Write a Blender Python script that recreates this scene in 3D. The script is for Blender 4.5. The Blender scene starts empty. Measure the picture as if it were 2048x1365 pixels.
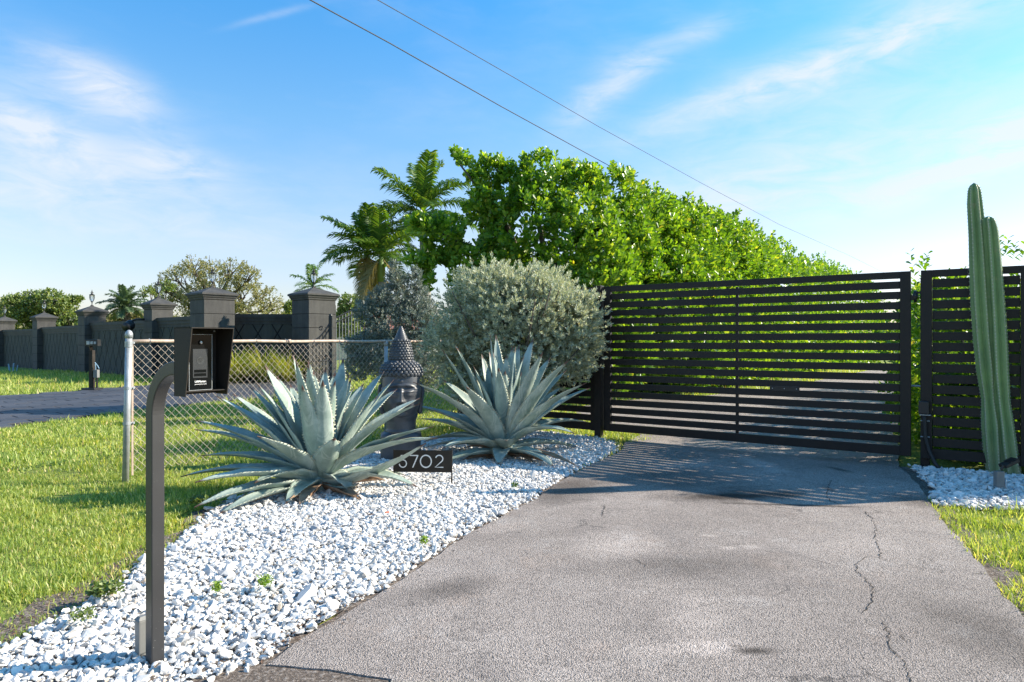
import bpy, bmesh, math, random
import numpy as np
from mathutils import Vector, Matrix, noise as mnoise

random.seed(7)
rng = np.random.default_rng(7)
SC = bpy.context.scene
COL = SC.collection
R = math.radians
PI = math.pi

# ------------------------------------------------------------------ camera, world, sun, exposure
CAMH = 1.2
cam_d = bpy.data.cameras.new('camera')
cam_d.lens = 24.0
cam_d.sensor_width = 36.0
cam_d.clip_start = 0.05
cam_d.clip_end = 3000
cam = bpy.data.objects.new('camera', cam_d)
COL.objects.link(cam)
cam.location = (0, 0, CAMH)
cam.rotation_euler = (R(90), 0, 0)
SC.camera = cam

SUN_EL, SUN_AZ = R(29.5), R(79)
SUN_STR = 5.0
SKY_STR = 0.105
SC.view_settings.view_transform = 'Standard'
SC.view_settings.look = 'None'
SC.view_settings.exposure = 1.05
SC.view_settings.gamma = 1.0
SC.view_settings.use_curve_mapping = False

sdir = Vector((math.cos(SUN_EL)*math.sin(SUN_AZ), math.cos(SUN_EL)*math.cos(SUN_AZ), math.sin(SUN_EL)))
sun_d = bpy.data.lights.new('sun', 'SUN')
sun_d.energy = SUN_STR
sun_d.angle = R(0.5)
sun_d.color = (1.0, 0.89, 0.73)
sun = bpy.data.objects.new('sun', sun_d)
COL.objects.link(sun)
sun.rotation_euler = sdir.to_track_quat('Z', 'Y').to_euler()
sun.location = sdir*50


class NT:
    """small helper for node trees"""
    def __init__(self, tree):
        self.t = tree
        self.n = tree.nodes
        self.l = tree.links

    def node(self, kind, **kw):
        n = self.n.new(kind)
        ins = kw.pop('ins', {})
        for k, v in kw.items():
            setattr(n, k, v)
        for k, v in ins.items():
            s = n.inputs[k]
            if isinstance(v, bpy.types.NodeSocket):
                self.l.new(v, s)
            else:
                s.default_value = v
        return n

    def math(self, op, a, b=None, c=None, clamp=False):
        n = self.n.new('ShaderNodeMath')
        n.operation = op
        n.use_clamp = clamp
        for i, v in enumerate((a, b, c)):
            if v is None:
                continue
            if isinstance(v, bpy.types.NodeSocket):
                self.l.new(v, n.inputs[i])
            else:
                n.inputs[i].default_value = v
        return n.outputs[0]

    def vmath(self, op, a, b=None):
        n = self.n.new('ShaderNodeVectorMath')
        n.operation = op
        for i, v in enumerate((a, b)):
            if v is None:
                continue
            if isinstance(v, bpy.types.NodeSocket):
                self.l.new(v, n.inputs[i])
            else:
                n.inputs[i].default_value = v
        return n

    def ramp(self, fac, stops, interp='LINEAR'):
        n = self.n.new('ShaderNodeValToRGB')
        n.color_ramp.interpolation = interp
        el = n.color_ramp.elements
        while len(el) > 1:
            el.remove(el[-1])
        for i, (p, c) in enumerate(stops):
            e = el[0] if i == 0 else el.new(p)
            e.position = p
            e.color = (c[0], c[1], c[2], 1) if isinstance(c, (tuple, list)) else (c, c, c, 1)
        self.l.new(fac, n.inputs[0])
        return n.outputs[0]

    def mix(self, fac, a, b, blend='MIX'):
        n = self.n.new('ShaderNodeMix')
        n.data_type = 'RGBA'
        n.blend_type = blend
        for s, v in ((n.inputs[0], fac), (n.inputs[6], a), (n.inputs[7], b)):
            if isinstance(v, bpy.types.NodeSocket):
                self.l.new(v, s)
            else:
                s.default_value = v if not isinstance(v, tuple) else (v[0], v[1], v[2], 1)
        return n.outputs[2]

    def noise(self, vec, scale, detail=4, rough=0.55, dist=0.0):
        n = self.n.new('ShaderNodeTexNoise')
        n.inputs['Scale'].default_value = scale
        n.inputs['Detail'].default_value = detail
        n.inputs['Roughness'].default_value = rough
        n.inputs['Distortion'].default_value = dist
        if vec is not None:
            self.l.new(vec, n.inputs['Vector'])
        return n.outputs['Fac']


world = bpy.data.worlds.new('World')
SC.world = world
world.use_nodes = True
W = NT(world.node_tree)
W.n.clear()
wout = W.node('ShaderNodeOutputWorld')
bg = W.node('ShaderNodeBackground')
W.l.new(bg.outputs[0], wout.inputs[0])
sky = W.node('ShaderNodeTexSky')
sky.sky_type = 'NISHITA'
sky.sun_disc = False
sky.sun_elevation = SUN_EL
sky.sun_rotation = SUN_AZ
sky.altitude = 0
sky.air_density = 1.0
sky.dust_density = 0.6
sky.ozone_density = 2.2
tc = W.node('ShaderNodeTexCoord')
dirv = tc.outputs['Generated']
sep = W.node('ShaderNodeSeparateXYZ', ins={0: dirv})
# tint the sky as the photograph has it: clean blue overhead, pale near the horizon
elev = W.math('MAXIMUM', sep.outputs['Z'], 0.0)
tint = W.ramp(elev, [(0.0, (0.86, 0.76, 0.82)), (0.12, (0.96, 0.90, 0.97)), (0.30, (0.70, 1.04, 1.16)), (0.48, (0.32, 1.06, 1.42)), (1.0, (0.34, 1.02, 1.3))])
skyc = W.mix(1.0, sky.outputs[0], tint, 'MULTIPLY')


def pxdir(px, py):
    return Vector(((px-1024)/1365.3, 1.0, (683-py)/1365.3)).normalized()


warp_n = W.node('ShaderNodeTexNoise', ins={'Vector': dirv, 'Scale': 4.5, 'Detail': 5.0})
warp = W.vmath('SUBTRACT', warp_n.outputs['Color'], (0.5, 0.5, 0.5)).outputs[0]
warp = W.vmath('MULTIPLY', warp, (0.055, 0.055, 0.03)).outputs[0]
dw = W.vmath('ADD', dirv, warp).outputs[0]
strn = W.node('ShaderNodeMapping', ins={'Vector': dw, 'Scale': (5.0, 5.0, 17.0), 'Rotation': (0, R(8), 0)})
fib = W.noise(strn.outputs[0], 2.3, 8, 0.62, 0.5)
fib2 = W.noise(strn.outputs[0], 0.7, 5, 0.55, 0.2)
cov = None
# (px, py, half width, half height, tilt deg, amount)
CLOUDS = [(185, 180, 110, 42, 22, 0.85), (45, 262, 120, 46, 14, 0.9), (350, 328, 95, 34, 5, 0.62), (110, 370, 260, 50, -4, 0.5),
          (1205, 190, 95, 30, -30, 0.72), (1275, 125, 60, 26, -5, 0.45), (1600, 150, 360, 36, -12, 0.62), (1800, 60, 330, 60, -18, 0.35),
          (2040, 278, 110, 38, -8, 1.0), (2010, 338, 170, 24, -6, 0.7), (1640, 320, 420, 80, -8, 0.5), (1500, 420, 560, 60, -3, 0.35),
          (1395, 70, 60, 22, -12, 0.4), (560, 32, 75, 6, -22, 0.25), (200, 450, 420, 45, 0, 0.35)]
for (cx, cy, hw, hh, tilt, amt) in CLOUDS:
    c = pxdir(cx, cy)
    right = Vector((c.y, -c.x, 0)).normalized()
    up = right.cross(c).normalized()
    t = R(-tilt)
    ax = (right*math.cos(t) + up*math.sin(t)) / (hw/1365.0)
    ay = (-right*math.sin(t) + up*math.cos(t)) / (hh/1365.0)
    dd = W.vmath('SUBTRACT', dw, tuple(c)).outputs[0]
    a = W.vmath('DOT_PRODUCT', dd, tuple(ax)).outputs['Value']
    b = W.vmath('DOT_PRODUCT', dd, tuple(ay)).outputs['Value']
    d3 = W.vmath('LENGTH', dd).outputs['Value']
    rr = W.math('ADD', W.math('MULTIPLY', a, a), W.math('MULTIPLY', b, b))
    g = W.math('EXPONENT', W.math('MULTIPLY', rr, -1.1))
    g = W.math('MULTIPLY', g, W.math('LESS_THAN', d3, 1.0))
    g = W.math('MULTIPLY', g, amt)
    cov = g if cov is None else W.math('ADD', cov, g)
base_ci = W.math('MULTIPLY', W.ramp(fib2, [(0.45, 0.0), (0.75, 1.0)]), 0.16)
cov = W.math('ADD', cov, base_ci)
fibm = W.ramp(fib, [(0.28, 0.25), (0.62, 1.25)])
den = W.math('MULTIPLY', cov, fibm, clamp=True)
den = W.math('MULTIPLY', den, W.ramp(sep.outputs['Z'], [(0.0, 0.3), (0.1, 1.0)]))
cloudc = (4.2, 4.35, 4.6)
skyf = W.mix(W.math('MULTIPLY', den, 0.8, clamp=True), skyc, cloudc)
W.l.new(skyf, bg.inputs['Color'])
bg.inputs['Strength'].default_value = SKY_STR

SC.render.engine = 'CYCLES'
SC.cycles.max_bounces = 6
SC.cycles.transparent_max_bounces = 4
SC.cycles.diffuse_bounces = 3
SC.cycles.glossy_bounces = 3

# ------------------------------------------------------------------ helpers


def wp(px, py, D):
    """point of the place seen at photograph pixel px, py at distance D"""
    return Vector(((px-1024)/1367.0*D, D, CAMH + (683-py)/1367.0*D))


def gp(px, py, h=CAMH):
    """ground point seen at a pixel"""
    D = 1367.0*h/(py-683)
    return Vector(((px-1024)/1367.0*D, D, 0))


def gz(x, y):
    """the ground falls away very gently towards the neighbour's wall"""
    t = min(1, max(0, (2-x)/6.0))
    t = t*t*(3-2*t)
    return -0.0085*max(0.0, y-12)*t if y < 60 else -0.0085*48*t


def tag(o, label=None, cat=None, group=None, kind=None):
    if label:
        o['label'] = label
    if cat:
        o['category'] = cat
    if group:
        o['group'] = group
    if kind:
        o['kind'] = kind
    return o


def empty(name, loc, rz=0.0, label=None, cat=None, group=None):
    o = bpy.data.objects.new(name, None)
    o.empty_display_size = 0.1
    COL.objects.link(o)
    o.location = loc
    o.rotation_euler = (0, 0, rz)
    tag(o, label, cat, group)
    return o


def link(name, me, mat=None, parent=None, loc=None):
    o = bpy.data.objects.new(name, me)
    COL.objects.link(o)
    if mat is not None and len(me.materials) == 0:
        me.materials.append(mat)
    if parent is not None:
        o.parent = parent
    if loc is not None:
        o.location = loc
    return o


def smooth(me, on=True):
    me.polygons.foreach_set('use_smooth', [on]*len(me.polygons))


def pymesh(name, verts, faces, mat, sm=False):
    me = bpy.data.meshes.new(name)
    me.from_pydata([tuple(v) for v in verts], [], faces)
    if mat:
        me.materials.append(mat)
    if sm:
        smooth(me)
    me.update()
    return me


class MB:
    """collects boxes, tubes, lathes into one mesh"""
    def __init__(self):
        self.v = []
        self.f = []

    def add(self, verts, faces):
        b = len(self.v)
        self.v.extend([Vector(q) for q in verts])
        self.f.extend([[i+b for i in fc] for fc in faces])
        return self

    def box(self, c, s, M=None, bev=0.0):
        c = Vector(c)
        hx, hy, hz = s[0]/2, s[1]/2, s[2]/2
        if bev <= 0:
            vs = [Vector((x*hx, y*hy, z*hz)) for z in (-1, 1) for (x, y) in ((-1, -1), (1, -1), (1, 1), (-1, 1))]
            fs = [(3, 2, 1, 0), (4, 5, 6, 7), (0, 1, 5, 4), (1, 2, 6, 5), (2, 3, 7, 6), (3, 0, 4, 7)]
        else:
            bm = bmesh.new()
            bmesh.ops.create_cube(bm, size=1)
            bmesh.ops.scale(bm, vec=s, verts=bm.verts)
            bmesh.ops.bevel(bm, geom=bm.edges[:], offset=bev, segments=2, profile=0.6, affect='EDGES')
            bm.verts.ensure_lookup_table()
            bm.verts.index_update()
            vs = [q.co.copy() for q in bm.verts]
            fs = [[q.index for q in f.verts] for f in bm.faces]
            bm.free()
        if M is not None:
            vs = [M @ q for q in vs]
        return self.add([q+c for q in vs], fs)

    def tube(self, pts, rad, n=8, cap=True, sx=1.0, up=None):
        pts = [Vector(p) for p in pts]
        if not isinstance(rad, (list, tuple)):
            rad = [rad]*len(pts)
        vs, fs = [], []
        prev = None
        for i, p in enumerate(pts):
            if i == 0:
                t = pts[1]-p
            elif i == len(pts)-1:
                t = p-pts[i-1]
            else:
                t = (pts[i+1]-p).normalized()+(p-pts[i-1]).normalized()
            t.normalize()
            if prev is None:
                a = up if up else (Vector((0, 0, 1)) if abs(t.z) < 0.9 else Vector((0, 1, 0)))
                x = t.cross(a).normalized()
            else:
                x = (prev-t*prev.dot(t)).normalized()
            prev = x
            y = t.cross(x)
            for k in range(n):
                an = 2*PI*k/n
                vs.append(p+(x*math.cos(an)*sx+y*math.sin(an))*rad[i])
        for i in range(len(pts)-1):
            for k in range(n):
                k2 = (k+1) % n
                fs.append((i*n+k, i*n+k2, (i+1)*n+k2, (i+1)*n+k))
        if cap:
            fs.append(tuple(range(n-1, -1, -1)))
            fs.append(tuple((len(pts)-1)*n+k for k in range(n)))
        return self.add(vs, fs)

    def lathe(self, prof, c=(0, 0, 0), n=16, rx=1.0, ry=1.0):
        c = Vector(c)
        vs, fs = [], []
        for (r, z) in prof:
            for k in range(n):
                a = 2*PI*k/n
                vs.append(c+Vector((r*math.cos(a)*rx, r*math.sin(a)*ry, z)))
        for i in range(len(prof)-1):
            for k in range(n):
                k2 = (k+1) % n
                fs.append((i*n+k, i*n+k2, (i+1)*n+k2, (i+1)*n+k))
        fs.append(tuple(range(n-1, -1, -1)))
        fs.append(tuple((len(prof)-1)*n+k for k in range(n)))
        return self.add(vs, fs)

    def ico(self, c, r, sub=1):
        bm = bmesh.new()
        bmesh.ops.create_icosphere(bm, subdivisions=sub, radius=1)
        bm.verts.index_update()
        rr = Vector(r) if isinstance(r, (tuple, list)) else Vector((r, r, r))
        vs = [Vector((q.co.x*rr.x, q.co.y*rr.y, q.co.z*rr.z))+Vector(c) for q in bm.verts]
        fs = [[q.index for q in f.verts] for f in bm.faces]
        bm.free()
        return self.add(vs, fs)

    def build(self, name, mat, parent=None, sm=False, xf=None):
        vs = self.v if xf is None else [xf @ q for q in self.v]
        return link(name, pymesh(name, vs, self.f, mat, sm), None, parent)


def big_mesh(name, V, F, nper, mat, sm=False):
    """V (N,3) float, F (M,nper) int : fast mesh"""
    me = bpy.data.meshes.new(name)
    V = np.ascontiguousarray(V, dtype=np.float32)
    F = np.ascontiguousarray(F, dtype=np.int32)
    me.vertices.add(len(V))
    me.vertices.foreach_set('co', V.ravel())
    me.loops.add(F.size)
    me.loops.foreach_set('vertex_index', F.ravel())
    me.polygons.add(len(F))
    me.polygons.foreach_set('loop_start', np.arange(0, F.size, nper, dtype=np.int32))
    me.polygons.foreach_set('use_smooth', np.full(len(F), sm, dtype=bool))
    me.materials.append(mat)
    me.update(calc_edges=True)
    return me


def nrm(a):
    return a/np.maximum(np.linalg.norm(a, axis=1, keepdims=True), 1e-9)


def scatter(name, P, FWD, UP, L, Wd, tmpl, mat, sm=True):
    """place a copy of a small template at every point; template x = along, y = across, z = normal"""
    tv, tf = tmpl
    tv = np.array(tv, dtype=float)
    tf = np.array(tf, dtype=int)
    X = nrm(FWD)
    Y = nrm(np.cross(UP, X))
    Z = np.cross(X, Y)
    N = len(P)
    V = (P[:, None, :] + tv[None, :, 0:1]*L[:, None, None]*X[:, None, :]
         + tv[None, :, 1:2]*Wd[:, None, None]*Y[:, None, :] + tv[None, :, 2:3]*L[:, None, None]*Z[:, None, :])
    F = tf[None] + (np.arange(N)*len(tv))[:, None, None]
    return big_mesh(name, V.reshape(-1, 3), F.reshape(-1, tf.shape[1]), tf.shape[1], mat, sm)


# leaf templates (all-triangle or all-quad)
T_OBOV = ([(0, 0, 0), (.42, -.30, .05), (.80, -.46, .05), (1.0, 0, -.02), (.80, .46, .05), (.42, .30, .05), (.6, 0, -.03)],
          [(0, 1, 6), (1, 2, 6), (2, 3, 6), (3, 4, 6), (4, 5, 6), (5, 0, 6)])
T_OBOV4 = ([(0, 0, 0), (.6, -.48, .05), (1.0, 0, 0), (.6, .48, .05)], [(0, 1, 2), (0, 2, 3)])
T_LANCE = ([(0, 0, 0), (.55, -.5, .03), (1.0, 0, 0), (.55, .5, .03)], [(0, 1, 2, 3)])
T_BLADE = ([(0, -.5, 0), (0, .5, 0), (.5, -.42, .10), (.5, .42, .10), (1.0, 0, -.02)], [(0, 2, 1), (1, 2, 3), (2, 4, 3)])
T_BLADE1 = ([(0, -.5, 0), (0, .5, 0), (1.0, 0, 0)], [(0, 2, 1)])


def rand_dirs(n):
    a = rng.normal(size=(n, 3))
    return nrm(a)


# ------------------------------------------------------------------ materials
MATS = {}


def principled(name, col=(0.5, 0.5, 0.5), rough=0.6, metal=0.0, spec=0.5):
    m = bpy.data.materials.new(name)
    m.use_nodes = True
    t = NT(m.node_tree)
    b = m.node_tree.nodes['Principled BSDF']
    b.inputs['Base Color'].default_value = (*col, 1)
    b.inputs['Roughness'].default_value = rough
    b.inputs['Metallic'].default_value = metal
    b.inputs['Specular IOR Level'].default_value = spec
    return m, t, b


def objco(t):
    return t.node('ShaderNodeTexCoord').outputs['Object']


def bump(t, b, h, strength, dist=0.01):
    n = t.node('ShaderNodeBump', ins={'Height': h, 'Strength': strength, 'Distance': dist})
    t.l.new(n.outputs[0], b.inputs['Normal'])


def painted(name, c1, c2, rough=0.5, scale=8, bs=0.15, bdist=0.003, fine=180, spec=0.5, metal=0.0):
    m, t, b = principled(name, c1, rough, metal, spec)
    co = objco(t)
    n1 = t.noise(co, scale, 6, 0.6)
    t.l.new(t.mix(t.ramp(n1, [(0.35, 0.0), (0.7, 1.0)]), c1, c2), b.inputs['Base Color'])
    n2 = t.noise(co, fine, 3, 0.6)
    t.l.new(t.math('MULTIPLY_ADD', n1, 0.25, rough-0.12), b.inputs['Roughness'])
    bump(t, b, n2, bs, bdist)
    return m


def foliage(name, stops, rough=0.45, trans=0.3, tcol=None, spec=0.5, patch=None):
    """leaf material: colour differs from leaf to leaf"""
    m, t, b = principled(name, (0.1, 0.2, 0.05), rough, 0, spec)
    g = t.node('ShaderNodeNewGeometry')
    rnd = g.outputs['Random Per Island']
    c = t.ramp(rnd, stops)
    if patch:
        pn = t.noise(objco(t), patch[0], 3, 0.5)
        c = t.mix(t.ramp(pn, [(0.42, 0.0), (0.62, 1.0)]), c, t.mix(1.0, c, patch[1], 'MULTIPLY'))
    t.l.new(c, b.inputs['Base Color'])
    out = t.n['Material Output']
    tr = t.node('ShaderNodeBsdfTranslucent')
    tcn = t.mix(1.0, c, tcol or (1.6, 1.7, 0.7), 'MULTIPLY')
    t.l.new(tcn, tr.inputs['Color'])
    ms = t.node('ShaderNodeMixShader', ins={0: trans, 1: b.outputs[0], 2: tr.outputs[0]})
    t.l.new(ms.outputs[0], out.inputs[0])
    return m


M = MATS
M['black_wood'] = painted('black_stained_wood', (0.010, 0.009, 0.009), (0.022, 0.016, 0.013), 0.5, 5, 0.2, 0.002, 120, spec=0.3)
M['black_metal'] = painted('black_powder_coat', (0.012, 0.012, 0.013), (0.022, 0.022, 0.024), 0.42, 6, 0.1, 0.001, 300, spec=0.4)
M['iron'] = painted('wrought_iron', (0.012, 0.012, 0.013), (0.03, 0.03, 0.03), 0.5, 20, 0.2, 0.002)
M['sunlit_iron'] = painted('sunlit_picket_tone', (0.30, 0.31, 0.32), (0.20, 0.21, 0.22), 0.5, 20, 0.1, 0.002)  # pale colour stands in for sun striking the iron pickets
M['stucco'] = painted('black_stucco', (0.048, 0.047, 0.045), (0.075, 0.073, 0.070), 0.72, 3.5, 0.5, 0.01, 40, spec=0.3)
M['stucco_wall'] = painted('charcoal_wall_stucco', (0.062, 0.062, 0.053), (0.084, 0.083, 0.072), 0.8, 2.5, 0.6, 0.01, 30, spec=0.25)
for nm_ in ('stucco', 'stucco_wall'):
    t = NT(M[nm_].node_tree)
    bs_ = M[nm_].node_tree.nodes['Principled BSDF']
    src = bs_.inputs['Base Color'].links[0].from_socket
    gpos = t.node('ShaderNodeNewGeometry').outputs['Position']
    mp = t.node('ShaderNodeMapping', ins={'Vector': gpos, 'Scale': (3.5, 3.5, 0.35)})
    st_n = t.noise(mp.outputs[0], 1.6, 7, 0.7, 0.3)
    c_ = t.mix(t.ramp(st_n, [(0.45, 0.0), (0.75, 0.6)]), src, (0.105, 0.102, 0.092))
    blot = t.noise(gpos, 1.1, 6, 0.65)
    c_ = t.mix(t.ramp(blot, [(0.5, 0.0), (0.7, 0.5)]), c_, (0.030, 0.030, 0.030))
    t.l.new(c_, bs_.inputs['Base Color'])
M['groove'] = painted('dark_groove_mortar', (0.008, 0.008, 0.009), (0.012, 0.012, 0.013), 0.9, 6)  # near-black tone of joints, grooves and cracks
M['statue'] = painted('dark_cast_stone', (0.050, 0.054, 0.061), (0.085, 0.090, 0.100), 0.38, 9, 0.3, 0.002, 160, spec=0.5)
M['galv'] = painted('galvanised_steel', (0.42, 0.44, 0.45), (0.28, 0.30, 0.31), 0.5, 14, 0.25, 0.002, 90, metal=0.35)
M['rusty'] = painted('weathered_rusty_rail', (0.46, 0.38, 0.31), (0.36, 0.25, 0.18), 0.6, 24, 0.3, 0.002, 90, metal=0.1)
M['wire'] = painted('chain_wire', (0.40, 0.36, 0.31), (0.30, 0.22, 0.16), 0.5, 18, 0.1, 0.001, 90, metal=0.1)
M['grey_box'] = painted('grey_utility_plastic', (0.19, 0.195, 0.19), (0.14, 0.145, 0.14), 0.55, 12)
M['bronze'] = painted('dark_bronze', (0.026, 0.022, 0.018), (0.038, 0.032, 0.027), 0.6, 10, spec=0.2)
M['white_paint'] = painted('white_lettering', (0.8, 0.8, 0.79), (0.72, 0.72, 0.71), 0.5, 10)
M['gray_ink'] = painted('grey_print', (0.016, 0.018, 0.020), (0.05, 0.055, 0.06), 0.3, 60)
M['glass_black'] = principled('black_glass', (0.006, 0.007, 0.008), 0.12, 0, 0.10)[0]
M['lens'] = principled('camera_lens', (0.62, 0.63, 0.62), 0.15, 0.6)[0]
M['lcd'] = painted('unlit_display', (0.030, 0.034, 0.040), (0.016, 0.019, 0.024), 0.3, 40, 0, 0.001)
M['cable'] = painted('cable_black', (0.01, 0.01, 0.01), (0.02, 0.02, 0.02), 0.6, 10)
M['bark'] = painted('bark', (0.12, 0.095, 0.07), (0.06, 0.048, 0.036), 0.9, 12, 0.8, 0.02, 40)
M['pale_bark'] = painted('pale_palm_trunk', (0.33, 0.31, 0.27), (0.22, 0.20, 0.17), 0.85, 6, 0.6, 0.02, 30)
M['palm_shaft'] = painted('green_crownshaft', (0.16, 0.24, 0.07), (0.12, 0.19, 0.05), 0.5, 4)
M['cream'] = painted('cream_render', (0.55, 0.52, 0.46), (0.48, 0.45, 0.40), 0.8, 2)
M['red_tile'] = painted('terracotta_tiles', (0.34, 0.12, 0.07), (0.24, 0.08, 0.05), 0.8, 6, 0.5, 0.03, 12)
M['window_glass'] = principled('window_glass', (0.03, 0.04, 0.05), 0.1)[0]
M['glass'] = None
gm, gt, gb = principled('lantern_glass', (0.75, 0.8, 0.82), 0.05)
gb.inputs['Transmission Weight'].default_value = 0.9
gb.inputs['IOR'].default_value = 1.1
M['glass'] = gm
M['leaf_litter'] = painted('dry_red_leaf', (0.42, 0.10, 0.04), (0.25, 0.09, 0.05), 0.7, 30)
M['brown_bark'] = painted('brown_leaf_litter', (0.14, 0.08, 0.05), (0.09, 0.05, 0.03), 0.9, 30)
M['pvc'] = painted('pale_blue_pipe', (0.25, 0.40, 0.52), (0.2, 0.3, 0.4), 0.5, 10)

M['clusia'] = foliage('clusia_leaf', [(0.0, (0.070, 0.155, 0.022)), (0.4, (0.135, 0.265, 0.032)), (0.8, (0.245, 0.385, 0.048)), (0.985, (0.36, 0.44, 0.07)), (1.0, (0.46, 0.40, 0.10))],
                      0.34, 0.40, (1.9, 1.75, 0.4), 0.45, (0.9, (0.75, 0.85, 0.75)))
M['silver'] = foliage('silver_leaf', [(0.0, (0.25, 0.29, 0.215)), (0.5, (0.44, 0.47, 0.365)), (0.93, (0.60, 0.61, 0.47)), (1.0, (0.58, 0.50, 0.27))],
                      0.55, 0.25, (1.4, 1.4, 0.8), 0.35)
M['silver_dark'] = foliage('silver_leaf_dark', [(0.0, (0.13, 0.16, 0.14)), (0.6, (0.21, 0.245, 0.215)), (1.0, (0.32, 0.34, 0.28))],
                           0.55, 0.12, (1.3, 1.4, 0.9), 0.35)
M['grass'] = foliage('grass_blade', [(0.0, (0.14, 0.22, 0.045)), (0.45, (0.27, 0.36, 0.085)), (0.78, (0.40, 0.47, 0.13)), (0.92, (0.58, 0.58, 0.24)), (1.0, (0.55, 0.43, 0.25))],
                     0.45, 0.42, (1.7, 1.6, 0.6), 0.4, (0.8, (1.15, 1.05, 0.9)))
M['orna'] = foliage('ornamental_blade', [(0.0, (0.20, 0.27, 0.04)), (0.6, (0.40, 0.44, 0.08)), (1.0, (0.56, 0.52, 0.16))], 0.5, 0.4, (1.8, 1.7, 0.5))
M['palm_leaf'] = foliage('palm_leaflet', [(0.0, (0.045, 0.10, 0.02)), (0.7, (0.10, 0.19, 0.03)), (1.0, (0.24, 0.29, 0.06))], 0.35, 0.35, (1.8, 1.8, 0.5))
M['palm_dry'] = foliage('palm_leaflet_dry', [(0.0, (0.16, 0.15, 0.05)), (1.0, (0.30, 0.24, 0.09))], 0.6, 0.25, (1.6, 1.4, 0.6))
M['date_leaf'] = foliage('date_palm_leaflet', [(0.0, (0.06, 0.11, 0.06)), (1.0, (0.14, 0.19, 0.09))], 0.45, 0.2, (1.6, 1.7, 0.7))
M['oak_leaf'] = foliage('olive_tree_leaf', [(0.0, (0.15, 0.165, 0.065)), (0.6, (0.25, 0.255, 0.11)), (1.0, (0.38, 0.34, 0.19))], 0.6, 0.3, (1.6, 1.5, 0.6))
M['dark_leaf'] = foliage('dark_tree_leaf', [(0.0, (0.07, 0.12, 0.03)), (0.6, (0.16, 0.22, 0.06)), (1.0, (0.30, 0.33, 0.11))], 0.5, 0.25, (1.7, 1.7, 0.5))
M['weed'] = foliage('weed_leaf', [(0.0, (0.13, 0.24, 0.03)), (1.0, (0.30, 0.40, 0.06))], 0.5, 0.4, (1.7, 1.7, 0.5))

# lawn soil and thatch
m, t, b = principled('lawn_ground', (0.1, 0.1, 0.03), 0.95, 0, 0.2)
co = objco(t)
n1 = t.noise(co, 0.9, 6, 0.6)
n2 = t.noise(co, 30, 5, 0.7)
n3 = t.noise(co, 6, 4, 0.6)
ca = t.ramp(n2, [(0.3, (0.12, 0.15, 0.035)), (0.5, (0.24, 0.30, 0.06)), (0.72, (0.40, 0.46, 0.12))])
cb = t.ramp(n2, [(0.3, (0.11, 0.10, 0.03)), (0.6, (0.32, 0.29, 0.11))])
t.l.new(t.mix(t.ramp(n3, [(0.45, 0.0), (0.75, 0.7)]), ca, cb), b.inputs['Base Color'])
bump(t, b, n2, 1.0, 0.05)
M['lawn'] = m
# dark soil
m, t, b = principled('soil', (0.08, 0.06, 0.04), 0.95, 0, 0.2)
co = objco(t)
n2 = t.noise(co, 60, 6, 0.7)
t.l.new(t.ramp(n2, [(0.3, (0.07, 0.055, 0.045)), (0.5, (0.17, 0.135, 0.11)), (0.68, (0.42, 0.37, 0.33))]), b.inputs['Base Color'])
bump(t, b, n2, 1.0, 0.02)
M['soil'] = m
# gravel bed base
m, t, b = principled('gravel_base', (0.3, 0.3, 0.3), 0.9, 0, 0.2)
co = objco(t)
v = t.node('ShaderNodeTexVoronoi', ins={'Vector': co, 'Scale': 55.0})
t.l.new(t.mix(t.ramp(v.outputs['Distance'], [(0.25, 0.0), (0.6, 1.0)]), (0.46, 0.46, 0.46), (0.07, 0.06, 0.055)), b.inputs['Base Color'])
bump(t, b, v.outputs['Distance'], -1.0, 0.02)
M['gravel_base'] = m
# marble chips
m, t, b = principled('white_marble_chip', (0.8, 0.8, 0.8), 0.65, 0, 0.4)
g = t.node('ShaderNodeNewGeometry')
co = objco(t)
nn = t.noise(co, 90, 5, 0.6)
cc = t.ramp(g.outputs['Random Per Island'], [(0.0, (0.34, 0.34, 0.345)), (0.10, (0.50, 0.50, 0.50)), (0.30, (0.62, 0.592, 0.55)), (0.70, (0.755, 0.722, 0.675)), (0.94, (0.81, 0.78, 0.73)), (0.965, (0.60, 0.54, 0.46)), (1.0, (0.42, 0.34, 0.26))])
cc = t.mix(t.ramp(nn, [(0.5, 0.0), (0.72, 0.55)]), cc, (0.46, 0.455, 0.45))
t.l.new(cc, b.inputs['Base Color'])
bump(t, b, t.noise(co, 260, 3, 0.6), 0.4, 0.002)
M['marble'] = m

# asphalt
m, t, b = principled('weathered_asphalt', (0.2, 0.2, 0.2), 0.85, 0, 0.35)
co = objco(t)
big = t.noise(co, 0.55, 6, 0.55, 0.3)
mid = t.noise(co, 3.5, 6, 0.65, 0.2)
vor = t.node('ShaderNodeTexVoronoi', ins={'Vector': co, 'Scale': 185.0, 'Randomness': 1.0})
vor2 = t.node('ShaderNodeTexVoronoi', ins={'Vector': co, 'Scale': 210.0})
fin = t.noise(co, 150, 3, 0.7)
basec = t.ramp(big, [(0.3, (0.315, 0.265, 0.232)), (0.5, (0.40, 0.34, 0.300)), (0.72, (0.48, 0.415, 0.372))])
basec = t.mix(t.ramp(mid, [(0.3, 0.55), (0.5, 0.0)]), basec, (0.26, 0.225, 0.205))
basec = t.mix(t.ramp(mid, [(0.55, 0.0), (0.78, 0.55)]), basec, (0.56, 0.51, 0.475))
grain = t.ramp(vor.outputs['Color'], [(0.12, 0.52), (0.30, 0.88), (0.65, 1.06), (0.9, 1.42)])
pit = t.ramp(vor.outputs['Distance'], [(0.35, 1.0), (0.75, 0.42)])
basec = t.mix(1.0, basec, grain, 'MULTIPLY')
basec = t.mix(1.0, basec, pit, 'MULTIPLY')


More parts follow.
